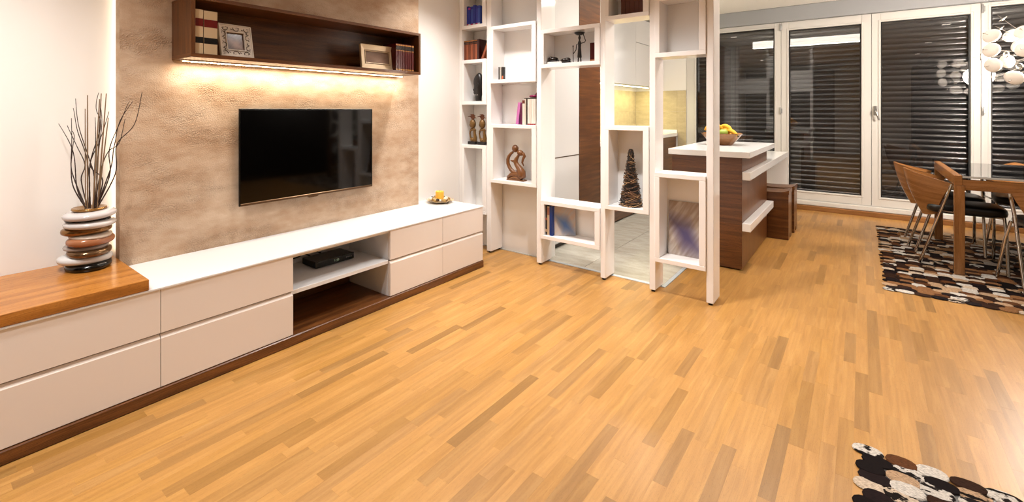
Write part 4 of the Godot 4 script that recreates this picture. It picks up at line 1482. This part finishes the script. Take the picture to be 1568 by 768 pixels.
func build_divider_things() -> void:
	var zf := -3.425
	# blue annuals, top box by the wall
	var y := 2.0180
	for i in 7:
		var pink := i == 2 or i == 0
		book("book", "%s from the left of seven blue spined books by the wall" % NTH[i], "seven blue books in the top box", V(-2.776 + i * 0.0270, y, zf - 0.004 * (i % 2)), 0.025, 0.178 + 0.006 * sin(i * 2.0), 0.12, Color(0.19, 0.23, 0.62) if i % 3 else Color(0.25, 0.34, 0.70), [[0.02, 0.11, Color(0.75, 0.12, 0.35) if i % 2 else Color(0.8, 0.8, 0.85)], [0.86, 0.96, Color(0.70, 0.25, 0.62) if pink else Color(0.17, 0.22, 0.58)]])
	# brown bound row
	y = 1.7045
	for i in 6:
		book("book", "%s from the left of six upright brown books below the blue ones" % NTH[i], "six upright brown books by the wall", V(-2.773 + i * 0.0255, y, zf), 0.0232, 0.182, 0.125, Color(0.60, 0.33, 0.21) if i % 2 else Color(0.44, 0.22, 0.14), [[0.86, 0.93, Color(0.10, 0.07, 0.04)], [0.95, 0.98, Color(0.62, 0.45, 0.22)], [0.80, 0.84, Color(0.10, 0.07, 0.04)]])
	book("book", "dark maroon book at the end of the upright brown row", "", V(-2.622, y, zf), 0.022, 0.186, 0.125, Color(0.20, 0.06, 0.05), [])
	book("book", "brown book leaning against the upright brown row", "", V(-2.578, y + 0.0055, zf), 0.022, 0.15, 0.115, Color(0.56, 0.28, 0.18), [[0.88, 0.95, Color(0.62, 0.45, 0.22)]], 0.0, -0.42)
	build_mask(V(-2.643, 1.3300, -3.455))
	build_totem(V(-2.699, 0.9385, -3.45), "golden carved figure with leaf crest, nearer the wall of two")
	build_totem(V(-2.590, 0.9385, -3.45), "golden carved figure with leaf crest, nearer the post of two")
	# disc cases
	y = 1.5130
	for d in [[-2.3975, Color(0.30, 0.28, 0.27), "dark grey slim case standing first of three in the box"], [-2.382, Color(0.72, 0.69, 0.65), "pale slim case standing between two dark ones"], [-2.360, Color(0.10, 0.08, 0.08), "black slim case with orange mark at its foot"]]:
		book("disc_case", d[2], "three slim cases in the white box", V(d[0], y, -3.43), 0.0125, 0.112, 0.035, d[1], [[0.05, 0.3, Color(0.80, 0.40, 0.25)]] if d[0] > -2.37 else [], 0.0, 0.0, Color(0.3, 0.3, 0.3), "disc case")
	# pink and white paperbacks over the sculpture
	y = 1.1285
	book("book", "pink paperback leaning at the left of the white row", "", V(-2.213, y + 0.0025, -3.43), 0.026, 0.185, 0.13, Color(0.74, 0.42, 0.66), [], 0.0, -0.13)
	book("book", "deep magenta paperback between pink and white ones", "", V(-2.172, y, -3.43), 0.018, 0.175, 0.13, Color(0.36, 0.09, 0.25), [])
	var whites := [[0.026, 0.205, Color(0.85, 0.81, 0.76)], [0.012, 0.214, Color(0.80, 0.76, 0.70)], [0.013, 0.218, Color(0.10, 0.08, 0.07)], [0.020, 0.214, Color(0.86, 0.83, 0.79)], [0.018, 0.214, Color(0.83, 0.79, 0.74)], [0.020, 0.214, Color(0.87, 0.84, 0.80)], [0.020, 0.214, Color(0.84, 0.81, 0.77)]]
	var x := -2.1605
	for i in 7:
		var w = whites[i]
		var lb := "black paperback among the white ones above the sculpture" if i == 2 else "%s from the left of seven upright paperbacks above the sculpture, white spined" % NTH[i]
		book("book", lb, "" if i == 2 else "white paperbacks above the sculpture", V(x + w[0] / 2, y, -3.43), w[0] - 0.001, w[1], 0.13, w[2], [[0.0, 0.045, Color(0.55, 0.16, 0.18)]] if i > 2 else [[0.86, 1.0, Color(0.36, 0.14, 0.12)]] if i == 0 else [])
		x += w[0]
	var m := MB.new()
	var o := book("magazine", "black magazine lying flat on the white paperbacks", "", V(-2.018, 1.3475, -3.43), 0.006, 0.122, 0.13, Color(0.09, 0.07, 0.07), [], 0.0, PI / 2)
	m.tint = Color(0.50, 0.08, 0.30).srgb_to_linear()
	m.blob(Vector3.ZERO, V(0.042, 0.012, 0.05), Basis.IDENTITY, 18, 10, 0.8, 0.8)
	m.blob(V(0.022, 0.016, 0.0), V(0.013, 0.016, 0.02), Basis(V(0, 0, 1), -0.3), 12, 8)
	solo("trinket", m, mats["glossy tinted"], "magenta trinket lying on top of the paperbacks", "trinket", "", V(-2.068, 1.3655, -3.48), true)
	build_couple()
	# upper box with the stick figure
	y = 1.6175
	m = MB.new()
	m.tint = Color(0.82, 0.81, 0.80).srgb_to_linear()
	m.box(V(-0.068, 0, -0.05), V(0.068, 0.018, 0.05), 0.003)
	solo("stand", m, mats["glossy tinted"], "low white block carrying a dark carved ornament", "stand", "", V(-1.860, y, -3.47), true)
	for k in 2:
		m = MB.new()
		m.tint = Color(0.05, 0.045, 0.045).srgb_to_linear()
		m.blob(V(0, 0.02, 0), V(0.042, 0.022, 0.034), Basis.IDENTITY, 20, 10, 1.0, 0.9)
		m.blob(V(-0.018 if k == 0 else 0.022, 0.028, 0.004), V(0.024, 0.018, 0.024), Basis.IDENTITY, 14, 8)
		m.tube([V(0.03, 0.018, 0), V(0.05, 0.008, 0.008), V(0.054, 0.0, 0.01)], [0.009, 0.006, 0.004], 8)
		solo("ornament", m, mats["glossy tinted"], ["dark rounded carved ornament on the low white block", "dark rounded carved ornament between white block and stick figure"][k], "ornament", "", [V(-1.885, y + 0.0180, -3.46), V(-1.775, y, -3.45)][k], true)
	o = thing("stick_figure", "slender dark figure balancing a dish, holding a long staff", "figurine", V(-1.660, y, -3.46))
	m = MB.new()
	m.tube([V(-0.012, 0.0, 0), V(-0.010, 0.03, 0), V(-0.002, 0.06, 0)], [0.005], 8)
	m.tube([V(0.012, 0.0, 0), V(0.010, 0.03, 0), V(0.002, 0.06, 0)], [0.005], 8)
	m.lathe(V(0, 0.04, 0), [Vector2(0, 0), Vector2(0.017, 0.0), Vector2(0.014, 0.04), Vector2(0.011, 0.08), Vector2(0.013, 0.115), Vector2(0.008, 0.128), Vector2(0.005, 0.135), Vector2(0.009, 0.146), Vector2(0.010, 0.158), Vector2(0.006, 0.168), Vector2(0.005, 0.178)], 14)
	part("body", m, mats["mask wood"], o, true)
	m = MB.new()
	m.lathe(V(0, 0.212, 0), [Vector2(0, 0), Vector2(0.02, 0.002), Vector2(0.038, 0.014), Vector2(0.040, 0.022), Vector2(0.03, 0.024), Vector2(0, 0.024)], 20)
	part("dish", m, mats["mask wood"], o, true)
	m = MB.new()
	m.tube([V(0.008, 0.148, 0), V(0.045, 0.155, 0.005), V(0.052, 0.165, 0.005), V(0.032, 0.222, 0.005)], [0.0035], 7)
	m.tube([V(-0.008, 0.148, 0), V(-0.022, 0.142, 0.005), V(-0.024, 0.10, 0.01), V(-0.047, 0.07, 0.012)], [0.0035], 7)
	part("arms", m, mats["mask wood"], o, true)
	m = MB.new()
	m.tube([V(-0.047, 0.0, 0.012), V(-0.048, 0.128, 0.012)], [0.0032], 7)
	m.blob(V(-0.048, 0.13, 0.012), V(0.005, 0.009, 0.005), Basis.IDENTITY, 10, 6)
	part("staff", m, mats["mask wood"], o, true)
	book("book", "dark red book at the right end of the figurine box", "", V(-1.541, y, -3.435), 0.045, 0.142, 0.12, Color(0.22, 0.055, 0.06), [[0.0, 0.1, Color(0.62, 0.42, 0.30)]])
	# low box: three spines and a magazine turned face out along the side
	y = 0.2500
	book("book", "dark patterned thin book first in the low box", "", V(-1.9225, y, -3.41), 0.014, 0.236, 0.14, Color(0.16, 0.13, 0.12), [[0.1, 0.2, Color(0.7, 0.6, 0.5)], [0.5, 0.58, Color(0.6, 0.3, 0.25)]])
	book("book", "cream thick book second in the low box", "", V(-1.9035, y, -3.41), 0.022, 0.230, 0.14, Color(0.72, 0.62, 0.50), [[0.70, 0.95, Color(0.60, 0.40, 0.30)]])
	book("book", "bright blue book third in the low box", "", V(-1.8775, y, -3.405), 0.027, 0.236, 0.14, Color(0.06, 0.19, 0.44), [])
	o = thing("magazine", "magazine with blurred blue cover leaning beside the blue book", "magazine", V(-1.8600, y, -3.48))
	magazine(o, 0.165, 0.232, mats["print0"])
	o.basis = Basis(UP, 0.62) * Basis(Vector3.RIGHT, -0.04)
	o.position = V(-1.792, y + 0.001, -3.478)
	o = thing("magazine", "magazine with blurred violet cover leaning in the lowest box by the island", "magazine", V(-0.917, 0.2475, -3.535))
	o.basis = Basis(Vector3.RIGHT, -0.045)
	magazine(o, 0.225, 0.372, mats["print1"])
	# brown volumes in the top box of the fourth bay
	y = 1.9340
	for i in 5:
		book("book", "%s from the left of five tall chestnut books near the ceiling" % NTH[i], "five chestnut books near the ceiling", V(-1.309 + i * 0.032, y, -3.43), 0.031, 0.255, 0.12, Color(0.30, 0.115, 0.065), [[0.85, 0.88, Color(0.5, 0.3, 0.15)]])
	build_cone(V(-1.268, 0.5590, -3.472))


func magazine(o: Node3D, w: float, h: float, print_mat: Material) -> void:
	var m := MB.new()
	m.box(V(-w / 2, 0, -0.006), V(w / 2, h, 0.0), 0.0006)
	part("pages", m, mats["white edge"], o, true)
	m = MB.new()
	m.quad(V(-w / 2, 0, 0.0006), V(w / 2, 0, 0.0006), V(w / 2, h, 0.0006), V(-w / 2, h, 0.0006), V(0, 0, 1), Vector2(0, 1), Vector2(1, 1), Vector2(1, 0), Vector2(0, 0))
	part("front_cover", m, print_mat, o, true)


func build_mask(at: Vector3) -> void:
	# a tall carved head in profile on a narrow neck, facing left
	var o := thing("carved_bust", "tall dark carved head in profile in the white box", "sculpture", at)
	var rows := []
	var prof := [[0.0, -0.018, 0.030, 0.020], [0.012, -0.020, 0.032, 0.024], [0.045, -0.022, 0.034, 0.024], [0.060, -0.026, 0.038, 0.028], [0.075, -0.036, 0.042, 0.032], [0.090, -0.034, 0.045, 0.034], [0.105, -0.044, 0.047, 0.034], [0.118, -0.034, 0.048, 0.034], [0.14, -0.030, 0.050, 0.036], [0.165, -0.036, 0.051, 0.036], [0.19, -0.036, 0.051, 0.034], [0.22, -0.026, 0.046, 0.030], [0.243, -0.008, 0.034, 0.022], [0.256, 0.006, 0.020, 0.010]]
	rows.append(ring_of(0.0, 0.006, 0.006, 0.0, 20))
	for p in prof:
		rows.append(ring_of(p[0], p[1] * 1.2 - 0.004, p[2] * 1.15 - 0.004, p[3] * 1.1, 20))
	rows.append(ring_of(0.259, 0.013, 0.013, 0.0, 20))
	var m := MB.new()
	m.surf(rows, true)
	part("head", m, mats["mask wood"], o, true)
	for s in [-1, 1]:
		m = MB.new()
		m.blob(V(-0.016, 0.158, s * 0.030), V(0.012, 0.006, 0.005))
		part("eye", m, mats["mask wood"], o, true)
		m = MB.new()
		m.tube([V(0.02, 0.13, s * 0.034), V(0.032, 0.15, s * 0.037), V(0.024, 0.165, s * 0.036), V(0.016, 0.15, s * 0.036)], [0.004], 7)
		part("ear", m, mats["mask wood"], o, true)
	m = MB.new()
	m.tint = Color(0.8, 0.78, 0.75).srgb_to_linear()
	m.box(V(-0.018, 0.056, 0.018), V(0.016, 0.060, 0.030), 0.001)
	part("pale_inlay", m, mats["tinted"], o, true)


func ring_of(y: float, x0: float, x1: float, hz: float, n: int) -> PackedVector3Array:
	var r := PackedVector3Array()
	for j in n:
		var t := TAU * j / n
		r.append(V((x0 + x1) / 2 + (x1 - x0) / 2 * cos(t), y, hz * sin(t)))
	return r


func build_totem(at: Vector3, label: String) -> void:
	var o := thing("figurine", label, "figurine", at, "pair of golden carved figurines")
	var gm: Material = mats["gold carving"]
	part("base", bx(V(-0.044, 0, -0.028), V(0.044, 0.026, 0.028), 0.004), mats["mask wood"], o, true)
	var m := MB.new()
	m.tube([V(0.020, 0.026, 0), V(0.026, 0.06, 0), V(0.018, 0.10, 0), V(0.016, 0.125, 0), V(0.010, 0.145, 0)], [0.020, 0.017, 0.013, 0.014, 0.010], 12)
	m.blob(V(-0.004, 0.042, 0.004), V(0.022, 0.02, 0.02))
	part("body", m, gm, o, true)
	m = MB.new()
	m.tube([V(-0.018, 0.03, 0), V(-0.030, 0.065, 0), V(-0.036, 0.10, 0), V(-0.028, 0.125, 0), V(-0.008, 0.150, 0)], [0.008, 0.0075, 0.0075, 0.008, 0.009], 9)
	m.tube([V(-0.034, 0.118, 0.004), V(-0.005, 0.130, 0.014), V(0.026, 0.138, 0.010), V(0.030, 0.126, 0)], [0.007, 0.008, 0.010, 0.008], 9)
	part("arms", m, gm, o, true)
	m = MB.new()
	m.blob(V(-0.002, 0.187, 0), V(0.029, 0.042, 0.028), Basis(V(0, 0, 1), 0.1), 18, 12)
	m.blob(V(-0.030, 0.178, 0.004), V(0.008, 0.013, 0.008), Basis.IDENTITY, 10, 8)
	m.blob(V(-0.019, 0.196, 0.018), V(0.006, 0.004, 0.005), Basis.IDENTITY, 8, 6)
	m.blob(V(0.024, 0.185, 0.008), V(0.006, 0.014, 0.010), Basis.IDENTITY, 10, 6)
	m.tube([V(-0.026, 0.163, 0.006), V(-0.015, 0.158, 0.018), V(-0.002, 0.160, 0.022)], [0.004], 7)
	part("head", m, gm, o, true)
	m = MB.new()
	m.tint = Color(0.42, 0.22, 0.09).srgb_to_linear()
	for k in 6:
		var a: float = [-1.15, -0.7, -0.15, 0.25, 0.75, 1.2][k]
		var ln: float = [0.085, 0.072, 0.06, 0.058, 0.06, 0.058][k]
		m.tube([V(-0.002, 0.220, 0), V(sin(a) * ln * 0.5, 0.232 + cos(a) * ln * 0.7, 0.006 * (k - 2.5)), V(sin(a) * ln, 0.230 + cos(a) * ln * 0.75 - 0.006 * absf(a), 0.009 * (k - 2.5))], [0.005, 0.0065, 0.0015], 7)
	part("crest", m, mats["tinted"], o, true)


func build_couple() -> void:
	var o := thing("sculpture", "carved brown wooden sculpture of an embracing couple in the white box", "sculpture", V(-2.23, 0.6510, -3.46))
	var sm: Material = mats["sculpture wood"]
	var at := func(cx: float, cy: float, z := 0.0) -> Vector3:
		return V(-2.3291 + (cx - 150.0) * 0.00064 + 2.23, (668.0 - cy) * 0.000557, z)
	var m := MB.new()
	var pts := []
	for p in [[240, 238], [205, 265], [172, 310], [158, 360], [160, 420], [180, 470], [210, 515], [250, 545], [300, 550]]:
		pts.append(at.call(p[0], p[1]))
	m.tube(pts, [0.010, 0.012, 0.014, 0.0155, 0.016, 0.016, 0.017, 0.019, 0.018], 12)
	m.blob(at.call(275, 183), V(0.029, 0.033, 0.028), Basis.IDENTITY, 20, 14)
	part("man", m, sm, o, true)
	m = MB.new()
	pts = []
	for p in [[345, 255], [322, 300], [295, 345], [285, 385], [305, 430], [345, 480], [375, 540], [378, 590], [355, 620]]:
		pts.append(at.call(p[0], p[1], 0.004))
	m.tube(pts, [0.010, 0.012, 0.017, 0.020, 0.021, 0.027, 0.036, 0.038, 0.024], 14)
	m.tube([at.call(290, 372, 0.004), at.call(245, 378, 0.006), at.call(208, 368, 0.006)], [0.016, 0.010, 0.004], 10)
	m.blob(at.call(355, 243, 0.002), V(0.031, 0.024, 0.027), Basis(V(0, 0, 1), -0.35), 20, 12)
	part("woman", m, sm, o, true)
	m = MB.new()
	m.tube([at.call(395, 245), at.call(418, 290), at.call(395, 340), at.call(385, 390), at.call(408, 440)], [0.014, 0.013, 0.011, 0.009, 0.003], 10)
	part("hair", m, sm, o, true)
	m = MB.new()
	m.tube([at.call(385, 600), at.call(300, 575), at.call(220, 590), at.call(165, 630), at.call(150, 655)], [0.030, 0.026, 0.022, 0.015, 0.007], 12)
	m.tube([at.call(370, 640, 0.012), at.call(280, 625, 0.016), at.call(205, 650, 0.018)], [0.016, 0.014, 0.009], 10)
	m.box(at.call(160, 668) - V(0, 0, 0.03), at.call(437, 650) + V(0, 0, 0.03), 0.004)
	part("base", m, sm, o, true)


func build_cone(at: Vector3) -> void:
	var o := thing("twig_cone", "tall cone of wound dry twigs standing in the white box", "ornament", at)
	var m := MB.new()
	m.lathe(Vector3.ZERO, [Vector2(0, 0), Vector2(0.062, 0), Vector2(0.064, 0.02), Vector2(0.02, 0.36), Vector2(0, 0.375)], 20)
	part("core", m, mats["mask wood"], o, true)
	var shades := [Color(0.24, 0.16, 0.11), Color(0.36, 0.25, 0.165), Color(0.14, 0.095, 0.065), Color(0.47, 0.34, 0.22), Color(0.72, 0.58, 0.41)]
	m = MB.new()
	for k in 190:
		var y0 := pow(rng.randf(), 1.2) * 0.385
		var a0 := rng.randf() * TAU
		var sweep := rng.randf_range(0.8, 2.2) * (1 if rng.randf() < 0.5 else -1)
		var rise := rng.randf_range(-0.05, 0.06)
		var c: Color = shades[rng.randi() % 4] if rng.randf() > 0.06 else shades[4]
		m.tint = c.srgb_to_linear()
		var pts := []
		for i in 7:
			var t := i / 6.0
			var yy := clampf(y0 + rise * t, 0.004, 0.402)
			var r := 0.074 * (1.0 - yy / 0.46) + rng.randf_range(-0.004, 0.004) + (0.008 if i == 0 or i == 6 else 0.0)
			pts.append(V(r * cos(a0 + sweep * t), yy, minf(r * sin(a0 + sweep * t), 0.078)))
		m.tube(pts, [rng.randf_range(0.0018, 0.0036)], 5)
	m.tint = shades[2].srgb_to_linear()
	for k in 8:
		var a := k * 0.8
		m.tube([V(0.014 * cos(a), 0.34, 0.014 * sin(a)), V(0.017 * cos(a + 0.5), 0.38, 0.017 * sin(a + 0.5)), V(0.006 * cos(a + 1.4), 0.408, 0.006 * sin(a + 1.4))], [0.006], 6)
	part("twigs", m, mats["tinted"], o, true).set_meta("kind", "stuff")


# ---------------------------------------------------------------- patchwork hide rugs
func rug(called: String, label: String, x0: float, x1: float, z0: float, z1: float, px: float, pz: float, most: int, tint_spots: float) -> void:
	var o := thing(called, label, "rug", V(x0, 0, z1))
	part("backing", bx(V(x0 + px * 0.6, 0.0003, z0 + pz * 0.6), V(x1 - px * 0.6, 0.0035, z1 - pz * 0.6), 0.0), mats["dark plastic"], o)
	var cols := [Color(0.10, 0.075, 0.07), Color(0.14, 0.10, 0.085), Color(0.22, 0.145, 0.10), Color(0.40, 0.25, 0.15), Color(0.58, 0.41, 0.26), Color(0.76, 0.63, 0.50), Color(0.84, 0.76, 0.67), Color(0.86, 0.83, 0.79)]
	var all := []
	var r := 0
	var z := z1
	while z > z0 + pz * 0.4:
		var x := x0 + (0.0 if r % 2 == 0 else px * 0.22)
		while x < x1 - px * 0.3:
			all.append(V(x + px / 2 + rng.randf_range(-0.004, 0.004), 0, z - pz / 2 + rng.randf_range(-0.003, 0.003)))
			x += px * rng.randf_range(0.88, 1.04)
		z -= pz * 0.80
		r += 1
	var rated := []
	for i in all.size():
		rated.append([in_frame(all[i]), i])
	rated.sort_custom(func(a, b): return a[0] < b[0])
	var rest := MB.new()
	for k in rated.size():
		var p: Vector3 = all[rated[k][1]]
		var m := MB.new() if k < most else rest
		var c: Color = cols[rng.randi() % cols.size()]
		if rng.randf() < 0.12:
			c = cols[rng.randi() % 3]
		if tint_spots > 0.5 and k % 4 == 1:
			c = cols[5 + rng.randi() % 3]
		m.tint = c.srgb_to_linear()
		m.uvo = Vector2(rng.randf(), rng.randf())
		var a := rng.randf_range(-0.10, 0.10)
		var w := px * 0.5 * rng.randf_range(0.94, 1.10)
		var d := pz * 0.5 * rng.randf_range(0.92, 1.12)
		var rim := PackedVector3Array()
		var mid := PackedVector3Array()
		var lift := 0.0062 + 0.002 * rng.randf()
		for j in 14:
			var t := TAU * j / 14
			var e := 0.86
			var q := V(w * signf(cos(t)) * pow(absf(cos(t)), e), 0, d * signf(sin(t)) * pow(absf(sin(t)), e)).rotated(UP, a)
			rim.append(p + q + V(0, 0.0035, 0))
			mid.append(p + q * 0.94 + V(0, lift, 0))
		var top := p + V(0, lift + 0.0008, 0)
		for j in 14:
			var j2 := (j + 1) % 14
			var f := func(v: Vector3) -> Vector2: return Vector2(v.x - p.x, v.z - p.z)
			m.quad(rim[j], rim[j2], mid[j2], mid[j], ((rim[j] + rim[j2]) / 2 - p).normalized() + UP, f.call(rim[j]), f.call(rim[j2]), f.call(mid[j2]), f.call(mid[j]))
			m.tri(mid[j], mid[j2], top, UP, f.call(mid[j]), f.call(mid[j2]), f.call(top))
		if k < most:
			part("patch", m, mats["spotted hide"] if c.get_luminance() > 0.45 and rng.randf() < tint_spots else mats["hide"], o)
	if rated.size() > most:
		part("patches", rest, mats["hide"], o).set_meta("kind", "stuff")


func build_rugs() -> void:
	rug("patchwork_rug", "patchwork cowhide rug under the dining table and chairs", 0.112, 2.5, -6.89, -4.49, 0.082, 0.070, 300, 0.15)
	rug("patchwork_rug", "patchwork cowhide rug corner lying on the open floor near the camera", -0.024, 1.1, -2.33, -1.55, 0.086, 0.066, 300, 0.55)
